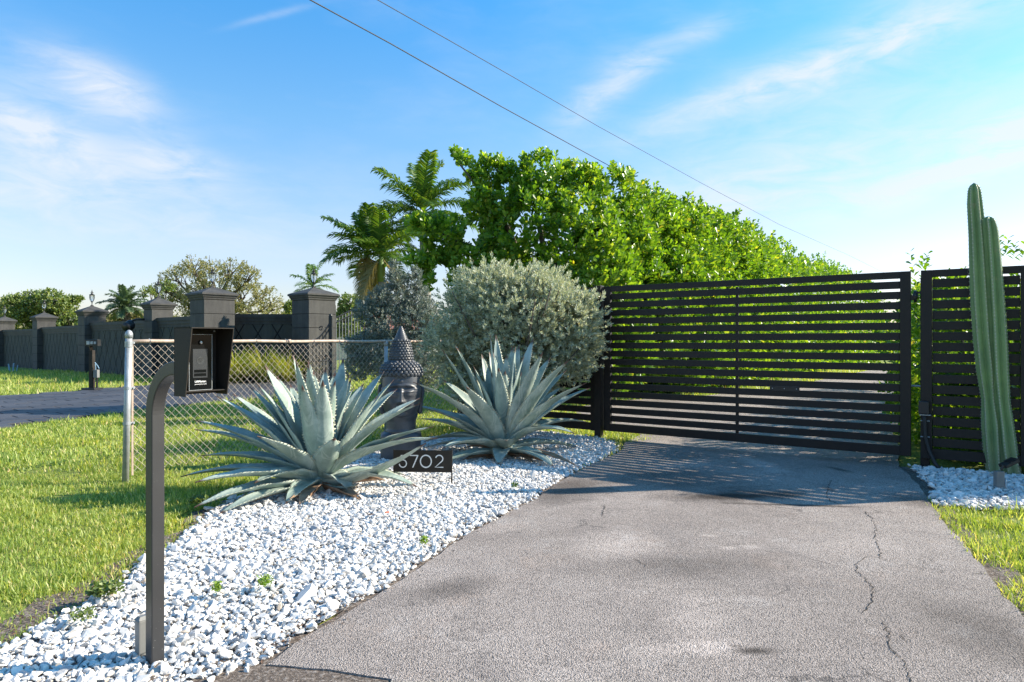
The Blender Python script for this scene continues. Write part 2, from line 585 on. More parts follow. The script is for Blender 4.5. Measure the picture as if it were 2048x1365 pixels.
def spot(t, co, cx, cy, rx, ry, rot=0.0, soft=0.5, wob=0.5, ns=4.0):
    """0..1 mask of an irregular blot lying on the ground"""
    mp = t.node('ShaderNodeMapping', vector_type='TEXTURE', ins={'Vector': co, 'Location': (cx, cy, 0), 'Rotation': (0, 0, rot), 'Scale': (rx, ry, 1000)})
    ln = t.vmath('LENGTH', mp.outputs[0]).outputs['Value']
    nz = t.noise(co, ns, 5, 0.65)
    ln = t.math('ADD', ln, t.math('MULTIPLY', t.math('SUBTRACT', nz, 0.5), wob*2))
    return t.ramp(ln, [(max(0.0, 1-soft), 1.0), (1.0, 0.0)])


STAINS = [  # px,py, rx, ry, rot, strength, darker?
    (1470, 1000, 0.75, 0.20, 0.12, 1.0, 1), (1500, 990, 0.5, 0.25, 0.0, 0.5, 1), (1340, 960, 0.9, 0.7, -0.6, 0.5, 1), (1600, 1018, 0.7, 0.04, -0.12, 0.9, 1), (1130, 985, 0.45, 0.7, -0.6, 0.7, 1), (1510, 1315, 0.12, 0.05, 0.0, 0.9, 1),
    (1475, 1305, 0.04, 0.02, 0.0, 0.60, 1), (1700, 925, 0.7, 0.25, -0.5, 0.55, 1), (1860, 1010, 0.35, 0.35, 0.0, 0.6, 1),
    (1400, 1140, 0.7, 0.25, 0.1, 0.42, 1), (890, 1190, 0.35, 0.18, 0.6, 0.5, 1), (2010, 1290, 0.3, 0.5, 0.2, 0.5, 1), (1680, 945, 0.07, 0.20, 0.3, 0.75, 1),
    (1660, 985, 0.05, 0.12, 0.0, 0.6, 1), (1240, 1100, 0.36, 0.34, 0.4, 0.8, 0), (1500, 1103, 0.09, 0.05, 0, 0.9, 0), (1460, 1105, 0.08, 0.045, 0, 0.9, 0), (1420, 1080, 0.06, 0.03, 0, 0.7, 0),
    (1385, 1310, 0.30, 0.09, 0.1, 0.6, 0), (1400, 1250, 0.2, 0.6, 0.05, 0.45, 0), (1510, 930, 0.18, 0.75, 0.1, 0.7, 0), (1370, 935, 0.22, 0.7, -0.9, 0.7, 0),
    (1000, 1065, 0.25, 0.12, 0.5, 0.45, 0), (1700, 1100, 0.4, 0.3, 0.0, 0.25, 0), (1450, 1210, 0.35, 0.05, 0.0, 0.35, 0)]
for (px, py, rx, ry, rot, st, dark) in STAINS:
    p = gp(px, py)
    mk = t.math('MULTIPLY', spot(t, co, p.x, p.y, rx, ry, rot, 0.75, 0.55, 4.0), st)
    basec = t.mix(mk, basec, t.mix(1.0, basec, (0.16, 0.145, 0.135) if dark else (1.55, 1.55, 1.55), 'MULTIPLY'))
wv = t.vmath('ADD', co, t.vmath('MULTIPLY', t.vmath('SUBTRACT', t.node('ShaderNodeTexNoise', ins={'Vector': co, 'Scale': 5.0, 'Detail': 6.0}).outputs['Color'], (0.5, 0.5, 0.5)).outputs[0], (0.5, 0.5, 0.0)).outputs[0]).outputs[0]
ved = t.node('ShaderNodeTexVoronoi', feature='DISTANCE_TO_EDGE', ins={'Vector': wv, 'Scale': 1.5})
cm = t.math('MULTIPLY', t.ramp(ved.outputs['Distance'], [(0.003, 1.0), (0.010, 0.0)]), t.ramp(t.noise(co, 1.3, 4, 0.6), [(0.50, 0.0), (0.62, 0.75)]))
basec = t.mix(cm, basec, (0.07, 0.06, 0.055))
rust = t.noise(co, 2.2, 7, 0.7, 0.6)
basec = t.mix(t.ramp(rust, [(0.56, 0.0), (0.72, 0.35)]), basec, t.mix(1.0, basec, (1.10, 0.92, 0.78), 'MULTIPLY'))
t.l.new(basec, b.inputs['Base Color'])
hh = t.math('SUBTRACT', 1.0, vor.outputs['Distance'])
hh = t.math('ADD', hh, t.math('MULTIPLY', fin, 0.5))
bump(t, b, hh, 0.75, 0.006)
M['asphalt'] = m

m, t, b = principled('black_paver', (0.04, 0.042, 0.05), 0.6, 0, 0.4)
oi = t.node('ShaderNodeObjectInfo')
g = t.node('ShaderNodeNewGeometry')
co = t.node('ShaderNodeTexCoord').outputs['Generated']
wpz = g.outputs['Position']
n1 = t.noise(wpz, 1.2, 5, 0.6)
rn = t.math('FRACT', t.math('ADD', oi.outputs['Random'], g.outputs['Random Per Island']))
pc = t.ramp(rn, [(0.0, (0.030, 0.031, 0.037)), (0.5, (0.048, 0.049, 0.056)), (1.0, (0.072, 0.072, 0.080))])
t.l.new(t.mix(t.ramp(n1, [(0.4, 0.0), (0.7, 0.5)]), pc, (0.075, 0.072, 0.078)), b.inputs['Base Color'])
bump(t, b, t.noise(wpz, 60, 4, 0.6), 0.3, 0.004)
M['paver'] = m

# agave skin
m, t, b = principled('agave_skin', (0.3, 0.4, 0.35), 0.5, 0, 0.35)
co = objco(t)
n1 = t.noise(co, 6, 5, 0.6)
n2 = t.noise(co, 38, 4, 0.65)
oi = t.node('ShaderNodeObjectInfo')
c1 = t.ramp(n1, [(0.3, (0.17, 0.225, 0.195)), (0.5, (0.30, 0.365, 0.325)), (0.72, (0.48, 0.54, 0.485))])
c1 = t.mix(t.ramp(n2, [(0.52, 0.0), (0.75, 0.45)]), c1, (0.15, 0.23, 0.18))
c1 = t.mix(t.math('MULTIPLY', oi.outputs['Random'], 0.35), c1, (0.20, 0.29, 0.21))
al = t.node('ShaderNodeAttribute', attribute_name='along')
ac = t.node('ShaderNodeAttribute', attribute_name='across')
ph = t.math('ADD', t.math('MULTIPLY', al.outputs['Fac'], 19.0), t.math('MULTIPLY', t.math('MULTIPLY', ac.outputs['Fac'], ac.outputs['Fac']), -4.0))
ph = t.math('ADD', t.math('ADD', ph, t.math('MULTIPLY', oi.outputs['Random'], 9.0)), t.math('MULTIPLY', n1, 5.0))
imp = t.math('SINE', ph)
c1 = t.mix(t.ramp(imp, [(0.55, 0.0), (0.92, 0.45), (1.0, 0.0)]), c1, (0.52, 0.57, 0.50))
c1 = t.mix(t.ramp(t.math('ABSOLUTE', ac.outputs['Fac']), [(0.0, 0.35), (0.5, 0.0)]), c1, (0.17, 0.23, 0.20))
c1 = t.mix(t.ramp(t.noise(co, 55, 3, 0.7), [(0.66, 0.0), (0.74, 0.6)]), c1, (0.20, 0.17, 0.12))
at = t.node('ShaderNodeAttribute', attribute_name='edge')
c1 = t.mix(t.math('MULTIPLY', at.outputs['Fac'], 0.75, clamp=True), c1, (0.55, 0.56, 0.42))
at2 = t.node('ShaderNodeAttribute', attribute_name='tip')
c1 = t.mix(at2.outputs['Fac'], c1, (0.10, 0.055, 0.04))
t.l.new(c1, b.inputs['Base Color'])
w1 = t.node('ShaderNodeTexWave', ins={'Vector': co, 'Scale': 9.0, 'Distortion': 6.0, 'Detail': 3.0})
bump(t, b, t.math('ADD', n2, t.math('MULTIPLY', w1.outputs['Fac'], 0.3)), 0.25, 0.008)
M['agave'] = m
M['agave_dry'] = painted('dry_agave_leaf', (0.35, 0.22, 0.13), (0.18, 0.11, 0.07), 0.8, 12, 0.6, 0.01, 50)

m, t, b = principled('cactus_skin', (0.1, 0.2, 0.08), 0.5, 0, 0.4)
co = objco(t)
n1 = t.noise(co, 4, 5, 0.6)
at = t.node('ShaderNodeAttribute', attribute_name='rib')
c1 = t.ramp(n1, [(0.3, (0.11, 0.19, 0.075)), (0.6, (0.17, 0.27, 0.095)), (0.8, (0.29, 0.36, 0.12))])
c1 = t.mix(t.ramp(at.outputs['Fac'], [(0.0, 0.0), (0.75, 0.15), (1.0, 0.8)]), c1, (0.36, 0.40, 0.24))
n2 = t.noise(co, 70, 3, 0.6)
c1 = t.mix(t.ramp(n2, [(0.58, 0.0), (0.72, 0.5)]), c1, (0.06, 0.07, 0.035))
sz = t.node('ShaderNodeSeparateXYZ', ins={0: co})
cork = t.math('MULTIPLY', t.ramp(sz.outputs['Z'], [(0.0, 1.0), (0.42, 0.0)]), t.ramp(n1, [(0.35, 0.2), (0.6, 1.0)]))
c1 = t.mix(t.math('MULTIPLY', cork, 0.8), c1, (0.22, 0.20, 0.13))
c1 = t.mix(t.ramp(t.noise(co, 9, 6, 0.7), [(0.60, 0.0), (0.68, 0.55)]), c1, (0.30, 0.27, 0.17))
t.l.new(c1, b.inputs['Base Color'])
bump(t, b, n2, 0.3, 0.004)
M['cactus'] = m
M['spine'] = principled('cactus_spine', (0.55, 0.52, 0.42), 0.6)[0]

# ------------------------------------------------------------------ setting: ground, drives
# one ground sheet to the horizon, finer near the camera
xs = sorted(set([-600, -300, -150, -90, -60] + [round(-45+i*1.5, 2) for i in range(61)] + [60, 90, 150, 300, 600]))
ys = sorted(set([-60, -20, -8] + [round(-3+i*1.5, 2) for i in range(45)] + [80, 110, 160, 300, 900]))
vs = [(x, y, gz(x, y)-0.012) for y in ys for x in xs]
nx = len(xs)
fs = [(j*nx+i, j*nx+i+1, (j+1)*nx+i+1, (j+1)*nx+i) for j in range(len(ys)-1) for i in range(nx-1)]
ground = link('ground', pymesh('ground', vs, fs, M['lawn'], True))
tag(ground, 'green lawn ground stretching back to the trees', kind='structure')


def sheet(name, poly, z, mat, thick=0.0, label=None, zfun=None):
    n = len(poly)
    zz = [(zfun(p[0], p[1]) if zfun else 0)+z for p in poly]
    v = [(p[0], p[1], q) for p, q in zip(poly, zz)]
    f = [tuple(range(n))]
    if thick > 0:
        v += [(p[0], p[1], q-thick) for p, q in zip(poly, zz)]
        f += [(i, (i+1) % n, n+(i+1) % n, n+i) for i in range(n)]
    o = link(name, pymesh(name, v, f, mat))
    bm = bmesh.new()
    bm.from_mesh(o.data)
    bmesh.ops.recalc_face_normals(bm, faces=bm.faces)
    if bm.faces[:] and max(bm.faces, key=lambda q: q.calc_area()).normal.z < 0:
        bmesh.ops.reverse_faces(bm, faces=bm.faces)
    bmesh.ops.triangulate(bm, faces=[q for q in bm.faces if len(q.verts) > 4])
    bm.to_mesh(o.data)
    bm.free()
    tag(o, label, kind='structure')
    return o


def wiggle(poly, amp=0.012, step=0.08):
    out = []
    for i in range(len(poly)-1):
        a = Vector((poly[i][0], poly[i][1]))
        c = Vector((poly[i+1][0], poly[i+1][1]))
        L = (c-a).length
        n = max(1, int(L/step)) if L < 6 else 1
        nv = Vector((-(c-a).y, (c-a).x)).normalized()
        for k in range(n):
            q = a.lerp(c, k/n)
            w = mnoise.noise(Vector((q.x*6, q.y*6, 3.3)))*amp*2
            out.append(tuple(q+nv*w))
    out.append((poly[-1][0], poly[-1][1]))
    return out


left_edge = [(-.42, 2.385), (-.90, 2.49), (-.84, 2.65), (-.78, 2.81), (-.68, 3.05), (-.51, 3.46), (-.287, 4.12), (-.064, 4.58), (.18, 5.09), (.35, 5.6), (.60, 6.19),
             (1.16, 7.32), (1.30, 7.9), (1.62, 8.6), (1.2, 10), (1.0, 12), (2.1, 13.5), (4.0, 14.6), (6.3, 16.7), (8.7, 19.8), (11.6, 23.8), (17, 31), (25, 42)]
right_edge = [(2.6, 1.6), (2.42, 2.3), (2.19, 2.92), (2.27, 3.16), (2.45, 3.54), (2.63, 3.98), (2.83, 4.48), (2.99, 4.85), (3.25, 5.4), (3.47, 5.94), (3.62, 6.4), (4.3, 7.6),
              (5.0, 9), (7.5, 12.5), (12, 19), (20, 30), (30, 43)]
drive_poly = wiggle(left_edge, 0.012) + wiggle(right_edge[::-1], 0.010) + [(2.6, 0.6), (2.9, -3), (-2.4, -3), (-.30, .9)]
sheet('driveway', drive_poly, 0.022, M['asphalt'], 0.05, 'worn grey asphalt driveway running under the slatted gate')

# soil margins; the right strip stands in for shade of overhanging grass
soil_l = [(-1.35, 2.52), (-.86, 2.54), (-.38, 2.42), (-.25, .9), (-2.4, -2.9), (-3.2, -2.9), (-1.5, 1.6)]
sheet('soil_verge', soil_l, 0.0165, M['soil'], 0, 'dark gritty soil at the drive corner')
soil_m = wiggle([(-.96, 2.48), (-.84, 2.80), (-.74, 3.05), (-.57, 3.46), (-.34, 4.12), (-.12, 4.58), (.12, 5.09), (.29, 5.6), (.54, 6.19), (1.10, 7.32), (1.24, 8.1),
                 (1.45, 8.3), (1.36, 7.32), (.72, 6.19), (.42, 5.5), (.22, 5.0), (-.02, 4.5), (-.24, 4.0), (-.60, 3.2), (-.75, 2.6)], 0.02)
sheet('edge_soil', soil_m, 0.006, M['soil'], 0, 'strip of soil between white gravel and asphalt')
soil_shade_r = wiggle([(2.2, 2.2), (2.16, 2.9), (2.25, 3.16), (2.43, 3.54), (2.61, 3.98), (2.81, 4.48), (2.93, 4.85), (3.2, 5.4), (3.42, 5.94), (3.57, 6.5), (3.75, 6.5), (3.62, 5.9), (3.45, 5.3),
                 (3.15, 4.9), (2.96, 4.5), (2.78, 4.0), (2.6, 3.5), (2.42, 3.1), (2.3, 2.8), (2.5, 2.2)], 0.02)
sheet('right_edge_soil_shade', soil_shade_r, 0.002, M['soil'], 0, 'soil strip, dark for the shade of overhanging grass, between asphalt and right lawn')

# cracks as thin jagged ribbons
crack_px = [[(1360, 375), (1385, 400), (1410, 440), (1405, 490), (1425, 530), (1430, 585)],
            [(1365, 575), (1325, 605), (1325, 635), (1360, 665), (1395, 705), (1395, 760), (1375, 800), (1350, 820)],
            [(1435, 850), (1460, 900), (1465, 950), (1490, 985), (1520, 1020), (1545, 1065), (1555, 1120)],
            [(1505, 905), (1545, 940)], [(1170, 270), (1240, 295)], [(1215, 240), (1195, 300), (1210, 330), (1265, 350)], [(230, 270), (300, 290), (240, 300)],
            [(240, 345), (225, 400)], [(370, 585), (430, 620)]]
cb = MB()
for pl in crack_px:
    pts = [gp(1100+x/2.16, 850+y/2.16, CAMH-0.022) for x, y in pl]
    fine = []
    for i in range(len(pts)-1):
        n = max(2, int((pts[i+1]-pts[i]).length/0.02))
        for k in range(n):
            q = pts[i].lerp(pts[i+1], k/n)
            q += Vector((random.uniform(-.008, .008), random.uniform(-.008, .008), 0))
            fine.append(q)
    fine.append(pts[-1])
    vv, ff = [], []
    for i, q in enumerate(fine):
        tdir = (fine[min(i+1, len(fine)-1)]-fine[max(i-1, 0)]).normalized()
        s = Vector((-tdir.y, tdir.x, 0))
        w = random.uniform(.0008, .0030)*(0.3 if i in (0, len(fine)-1) else 1)
        vv += [q+s*w+Vector((0, 0, .0245)), q-s*w+Vector((0, 0, .0245))]
    for i in range(len(fine)-1):
        ff.append((2*i, 2*i+1, 2*i+3, 2*i+2))
    cb.add(vv, ff)
crk = cb.build('asphalt_crack', M['groove'])
tag(crk, 'thin dark cracks wandering across the asphalt', kind='structure')

# gravel beds
bed_l = [(-1.62, 1.75), (-.95, 2.5), (-.86, 2.81), (-.74, 3.05), (-.56, 3.46), (-.33, 4.12), (-.11, 4.58), (.13, 5.09), (.30, 5.6), (.55, 6.19), (1.12, 7.32), (1.20, 8.05), (1.05, 8.35),
         (.3, 8.95), (-.5, 9.0), (-1.0, 8.3), (-1.45, 7.5), (-1.8, 6.2), (-2.05, 5.2), (-2.09, 4.78), (-1.99, 4.21), (-1.97, 3.83), (-1.98, 3.6), (-1.88, 3.29), (-1.94, 3.18),
         (-1.93, 3.03), (-1.95, 2.8), (-1.98, 2.5), (-2.3, 1.9), (-2.5, 1.2)]
bed_r = [(3.08, 4.95), (3.40, 5.5), (3.60, 6.05), (3.78, 6.45), (4.9, 5.75), (5.9, 5.1), (5.9, 4.6), (4.8, 4.80), (4.0, 4.86), (3.3, 4.84)]
sheet('gravel_bed_base', bed_l, 0.004, M['gravel_base'], 0, 'bed under the white stones beside the drive')
sheet('gravel_bed_base', bed_r, 0.004, M['gravel_base'], 0, 'bed under the white stones by the cactus')


def inpoly(P, poly):
    x, y = P[:, 0], P[:, 1]
    c = np.zeros(len(P), bool)
    n = len(poly)
    for i in range(n):
        x1, y1 = poly[i]
        x2, y2 = poly[(i+1) % n]
        if y1 == y2:
            continue
        k = ((y1 > y) != (y2 > y)) & (x < (x2-x1)*(y-y1)/(y2-y1)+x1)
        c ^= k
    return c


def fractal(P, s, seed=0.0):
    return np.array([mnoise.fractal(Vector((p[0]*s+seed, p[1]*s, seed)), 1.0, 2.0, 3) for p in P])


def grid_pts(poly, step, jit=0.5, pad=0.0):
    a = np.array(poly)
    gx = np.arange(a[:, 0].min()-pad, a[:, 0].max()+pad, step)
    gy = np.arange(a[:, 1].min()-pad, a[:, 1].max()+pad, step)
    X, Y = np.meshgrid(gx, gy)
    P = np.stack([X.ravel(), Y.ravel()], 1)
    P += rng.uniform(-jit, jit, P.shape)*step
    return P


def stones(name, poly, step, size, sub, label, dmin=-1e9, dmax=1e9, parts=1):
    P = grid_pts(poly, step, 0.55, 0.05)
    wob = P + rng.normal(0, 0.022, P.shape)
    k = inpoly(wob, poly) & (P[:, 1] >= dmin) & (P[:, 1] < dmax)
    P = P[k]
    N = len(P)
    bm = bmesh.new()
    bmesh.ops.create_icosphere(bm, subdivisions=sub, radius=1)
    tv = np.array([q.co[:] for q in bm.verts])
    tf = np.array([[q.index for q in f.verts] for f in bm.faces])
    bm.free()
    # angular chips: several variants, each a sphere cut by random planes
    NV = 24
    VAR = []
    for q in range(NV):
        v = tv.copy()
        for _ in range(14):
            nd = rand_dirs(1)[0]
            h = rng.uniform(0.38, 0.80)
            d = v @ nd
            over = d > h
            v[over] -= np.outer(d[over]-h, nd)
        v /= np.abs(v[:, 0]).max()
        v *= np.array([1.0, rng.uniform(.60, .95), rng.uniform(.38, .64)])
        VAR.append(v)
    VAR = np.array(VAR)
    vi = rng.integers(0, NV, N)
    V = VAR[vi]
    a = rng.uniform(0, 2*PI, N)
    tilt = rng.normal(0, 0.45, N)
    s = size*rng.lognormal(0, 0.34, N)
    V = V*s[:, None, None]
    ct, st = np.cos(tilt), np.sin(tilt)
    y2 = V[:, :, 1]*ct[:, None]-V[:, :, 2]*st[:, None]
    z2 = V[:, :, 1]*st[:, None]+V[:, :, 2]*ct[:, None]
    x2 = V[:, :, 0]*ct[::-1][:, None]-z2*st[::-1][:, None]*.7
    z3 = V[:, :, 0]*st[::-1][:, None]*.7+z2
    ca_, sa_ = np.cos(a), np.sin(a)
    X = x2*ca_[:, None]-y2*sa_[:, None]
    Y = x2*sa_[:, None]+y2*ca_[:, None]
    zb = rng.uniform(0.006, 0.030, N)
    V = np.stack([X+P[:, 0:1], Y+P[:, 1:2], z3+zb[:, None]], 2)
    F = tf[None]+(np.arange(N)*len(tv))[:, None, None]
    me = big_mesh(name, V.reshape(-1, 3), F.reshape(-1, 3), 3, M['marble'], False)
    o = link(name, me)
    return o, P


o, _ = stones('gravel', bed_l, 0.0178, 0.0142, 2, '', -9, 3.05)
tag(o, 'larger white marble chips in the foreground around the dark post', 'gravel', kind='stuff')
o, _ = stones('gravel', bed_l, 0.0178, 0.0140, 1, '', 3.05, 99)
tag(o, 'white marble chips spread under and around the two agaves', 'gravel', kind='stuff')
o, _ = stones('gravel', bed_r, 0.024, 0.0195, 1, '')
tag(o, 'shaded white marble chips around the cactus by the fence', 'gravel', kind='stuff')

# worn thatch strip where the lawn meets the gravel
thatch = wiggle([(-2.05, 1.9), (-1.90, 2.5), (-1.88, 3.0), (-1.84, 3.3), (-1.92, 3.6), (-1.93, 4.2), (-2.03, 4.8), (-2.0, 5.2), (-1.78, 6.2), (-1.92, 6.2), (-2.16, 5.2), (-2.22, 4.8), (-2.12, 4.3),
                 (-2.16, 3.9), (-2.13, 3.5), (-2.20, 3.2), (-2.22, 2.9), (-2.30, 2.5), (-2.75, 1.9)], 0.05)
sheet('thatch_strip', thatch, -.005, M['soil'], 0, 'worn brown strip between the lawn and the white gravel')

# grass blades
lawn_excl = [drive_poly, bed_l, bed_r, soil_l]
pav_near = [(-8.3, 6.2), (-7.06, 9.43), (-6.6, 11.4), (-5.9, 13.4), (-5.2, 15.2), (-5.1, 18.2), (-5.6, 22.8)]
pav_far = [(-13.0, 8.5), (-11.3, 15.05), (-10.7, 17.3), (-10.4, 18.9), (-9.9, 20.6), (-8.8, 22.8)]
pav_poly = pav_near + pav_far[::-1]


def grass(name, label, x0, x1, y0, y1, dens, L, wd, tmpl, poly=None, excl=None, lean=0.5):
    N = int((x1-x0)*(y1-y0)*dens)
    P = np.stack([rng.uniform(x0, x1, N), rng.uniform(y0, y1, N)], 1)
    k = np.ones(N, bool)
    if poly is not None:
        k &= inpoly(P, poly)
    # keep what a camera near this one could see
    k &= (np.abs(P[:, 0]) < 0.80*P[:, 1]+1.2)
    for e in (excl if excl is not None else lawn_excl+[pav_poly]):
        k &= ~inpoly(P+rng.normal(0, .018, P.shape), e)
    k &= ~(inpoly(P+rng.normal(0, .03, P.shape), thatch) & (rng.uniform(0, 1, N) < .50))
    P = P[k]
    # clumping
    fr = fractal(P, 2.2, 5.0)
    k = rng.uniform(-.55, .55, len(P)) < fr+0.38
    P, fr = P[k], fr[k]
    N = len(P)
    z = np.array([gz(a, c) for a, c in P])-0.012
    a = rng.uniform(0, 2*PI, N)
    ln = rng.uniform(.12, 1.0, N)*lean*2
    fwd = np.stack([np.cos(a)*ln, np.sin(a)*ln, np.ones(N)], 1)
    up = np.stack([np.cos(a+PI+rng.normal(0, .9, N)), np.sin(a+PI), np.full(N, .35)], 1)
    Ls = L*rng.lognormal(0, .33, N)*(1+.55*np.clip(fr, -.6, .8))
    me = scatter(name, np.column_stack([P, z]), fwd, up, Ls, np.full(N, wd)*rng.uniform(.7, 1.3, N), tmpl, M['grass'], True)
    o = link(name, me)
    tag(o, label, 'grass', kind='stuff')
    return o


grass('lawn_grass', 'coarse sunlit lawn blades in the left foreground', -6.5, -1.6, 2.0, 6.2, 8200, .031, .0055, T_BLADE)
grass('lawn_grass', 'mown lawn between the chain link fence and the pavers', -11, 3, 6.2, 13.5, 1500, .046, .011, T_BLADE)
grass('lawn_grass', 'far lawn strip below the charcoal wall', -26, 2, 13.5, 31, 170, .10, .026, T_BLADE1)
grass('lawn_grass', 'bright yellow-green lawn corner right of the drive', 2.0, 5.5, 1.9, 5.1, 7000, .042, .0058, T_BLADE)
grass('lawn_grass', 'grass verge along the tall hedge behind the gate', 1.0, 16, 8.2, 30, 160, .08, .022, T_BLADE1)
ptch = [(1.05, 8.0), (1.45, 7.95), (1.80, 8.3), (1.75, 8.7), (1.3, 8.9), (.6, 9.3), (.3, 9.0), (.9, 8.5)]
grass('grass_patch', 'small grass patch at the foot of the left gate post', .2, 2, 7.8, 9.4, 2600, .055, .009, T_BLADE, poly=ptch, excl=[])


def low_plant(name, label, cat, c, r, n, leaf, mat, h=0.05):
    a = rng.uniform(0, 2*PI, n)
    rr = r*np.sqrt(rng.uniform(0, 1, n))
    P = np.stack([c[0]+rr*np.cos(a), c[1]+rr*np.sin(a), c[2]+rng.uniform(0.01, h, n)], 1)
    d = rand_dirs(n)
    d[:, 2] = np.abs(d[:, 2])*.6+.1
    up = rand_dirs(n)*.5+np.array([0, 0, 1])
    o = link(name, scatter(name, P, d, up, leaf*rng.uniform(.6, 1.3, n), leaf*.8*rng.uniform(.6, 1.2, n), T_OBOV4, mat, True))
    tag(o, label, cat)
    return o


WD = [(530, 1193, .055, 'largest bright green weed tuft in the gravel right of the post'), (434, 1207, .035, 'small weed tuft in the gravel just right of the dark post'),
      (848, 1107, .035, 'weed tuft near the asphalt edge of the gravel'), (1030, 990, .04, 'pale weed in the gravel below the right agave'),
      (210, 1212, .10, 'broad-leaved weed creeping over the gravel edge left of the post'), (165, 1265, .07, 'leafy weed at the lower left gravel edge'),
      (400, 1022, .12, 'dark green clover patch beside the left agave')]
for (px, py, r, lb) in WD:
    p = gp(px, py)
    low_plant('weed', lb, 'weed', (p.x, p.y, .04), r*.6, int(2600*r+50), .014 if r < .09 else .026, M['weed'] if r < .06 else M['dark_leaf'], .05)
for (px, py, lb, mt) in ((773, 1043, 'bright red fallen leaf on the white gravel', 'leaf_litter'), (742, 1048, 'dark brown fallen leaf left of the red one on gravel', 'brown_bark')):
    p = gp(px, py)
    mb = MB()
    mb.add([(-.028, 0, .0), (-.008, -.014, .006), (.02, -.010, .004), (.032, 0, .012), (.018, .013, .006), (-.01, .012, .002), (0, 0, .012)],
           [(0, 1, 6), (1, 2, 6), (2, 3, 6), (3, 4, 6), (4, 5, 6), (5, 0, 6)])
    o = mb.build('fallen_leaf', M[mt])
    o.location = (p.x, p.y, .052)
    o.rotation_euler = (.3, .2, random.uniform(0, 3))
    tag(o, lb, 'leaf')

# brown litter in the margins of the gravel
edge_pts = [(-.95, 2.5), (-.80, 2.81), (-.70, 3.05), (-.53, 3.46), (-.31, 4.12), (-.09, 4.58), (.15, 5.09), (.32, 5.6), (.57, 6.19), (1.13, 7.32)]
lp_ = []
for i in range(len(edge_pts)-1):
    for q in range(46):
        t_ = random.random()
        lp_.append((edge_pts[i][0]*(1-t_)+edge_pts[i+1][0]*t_+random.gauss(-.03, .05), edge_pts[i][1]*(1-t_)+edge_pts[i+1][1]*t_, random.uniform(.018, .04)))
for q in range(260):
    lp_.append((-1.98+random.gauss(-.05, .09), random.uniform(2.3, 4.9), random.uniform(.005, .03)))
lp_ = np.array(lp_)
nn_l = len(lp_)
o = link('leaf_litter', scatter('leaf_litter', lp_, rand_dirs(nn_l)*np.array([1, 1, .25]), rand_dirs(nn_l)*.5+np.array([0, 0, 1]), rng.uniform(.008, .028, nn_l), rng.uniform(.004, .014, nn_l), T_OBOV4, M['brown_bark'], False))
tag(o, 'brown bits of bark and leaf along the gravel edges', kind='stuff')

# neighbour's paver drive
psheet = sheet('paver_driveway', pav_poly, 0.004, M['groove'], 0, 'charcoal paver driveway of the neighbour', zfun=gz)
th = R(49)
uu = Vector((math.cos(th), math.sin(th)))
vvv = Vector((math.sin(th), -math.cos(th)))
cells = []
PA, PB = 0.62, 0.42
for i in range(-60, 60):
    for j in range(-60, 60):
        c = Vector((-8.5, 15))+uu*(i*PA+(PA/2 if j % 2 else 0))+vvv*(j*PB)
        if 5 < c.y < 23:
            cells.append(c)
cin = inpoly(np.array([[c.x, c.y] for c in cells]), pav_poly)
cells = sorted([c for c, k in zip(cells, cin) if k and abs(c.x) < .85*c.y+1.0], key=lambda c: c.length)
pm = MB()
pm.box((0, 0, 0), (PA-.032, PB-.032, .03), None, .006)
pave_me = pymesh('paver', pm.v, pm.f, M['paver'])
rest = MB()
Mz = Matrix.Rotation(th, 3, 'Z')
for k, c in enumerate(cells):
    zz = gz(c.x, c.y)+.004+random.uniform(-.003, .003)
    if k < 290:
        o = link('paver', pave_me, None, psheet)
        o.location = (c.x, c.y, zz)
        o.rotation_euler = (0, 0, th)
    else:
        rest.box((c.x, c.y, zz), (PA-.032, PB-.032, .03), Mz)
if rest.v:
    o = rest.build('far_pavers', M['paver'], psheet)
    o['kind'] = 'stuff'

# ------------------------------------------------------------------ neighbour's perimeter wall
TH = R(49)
RZ = Matrix.Rotation(TH, 4, 'Z')
piers = [  # px, D, size, total height
    (8, 38.8, .80, 2.84), (87, 34.4, .80, 2.84), (183, 28.7, .80, 2.84), (316, 24.2, .72, 2.86), (424, 21.7, .98, 3.02), (627, 22.0, .98, 3.03)]
wall = empty('perimeter_wall', (piers[3][0]*0-12, 24, 0), 0, 'long charcoal perimeter wall with square pillars and scored diamond panels', 'wall')
winv = Matrix.Translation((12, -24, 0))


def wl(mb, name, mat, sm=False, par=None):
    o = mb.build(name, mat, par if par is not None else wall, sm, xf=winv)
    return o


def pyr_cap(mb, c, s, z):
    """stepped cap with a low pyramid, square side s"""
    def ring(h, zz):
        return [c+RZ.to_3x3() @ Vector((x*h, y*h, zz)) for x, y in ((-1, -1), (1, -1), (1, 1), (-1, 1))]
    prof = [(s*.5, z), (s*.5+.02, z+.01), (s*.5+.03, z+.06), (s*.5+.05, z+.075), (s*.5+.07, z+.14), (s*.5+.10, z+.15), (s*.5+.10, z+.20), (s*.5+.06, z+.225), (.05, z+.42), (.05, z+.45)]
    vs = []
    for h, zz in prof:
        vs += ring(h, zz)
    fs = []
    for i in range(len(prof)-1):
        for k in range(4):
            fs.append((i*4+k, i*4+(k+1) % 4, (i+1)*4+(k+1) % 4, (i+1)*4+k))
    fs.append((len(prof)*4-4, len(prof)*4-3, len(prof)*4-2, len(prof)*4-1))
    mb.add(vs, fs)


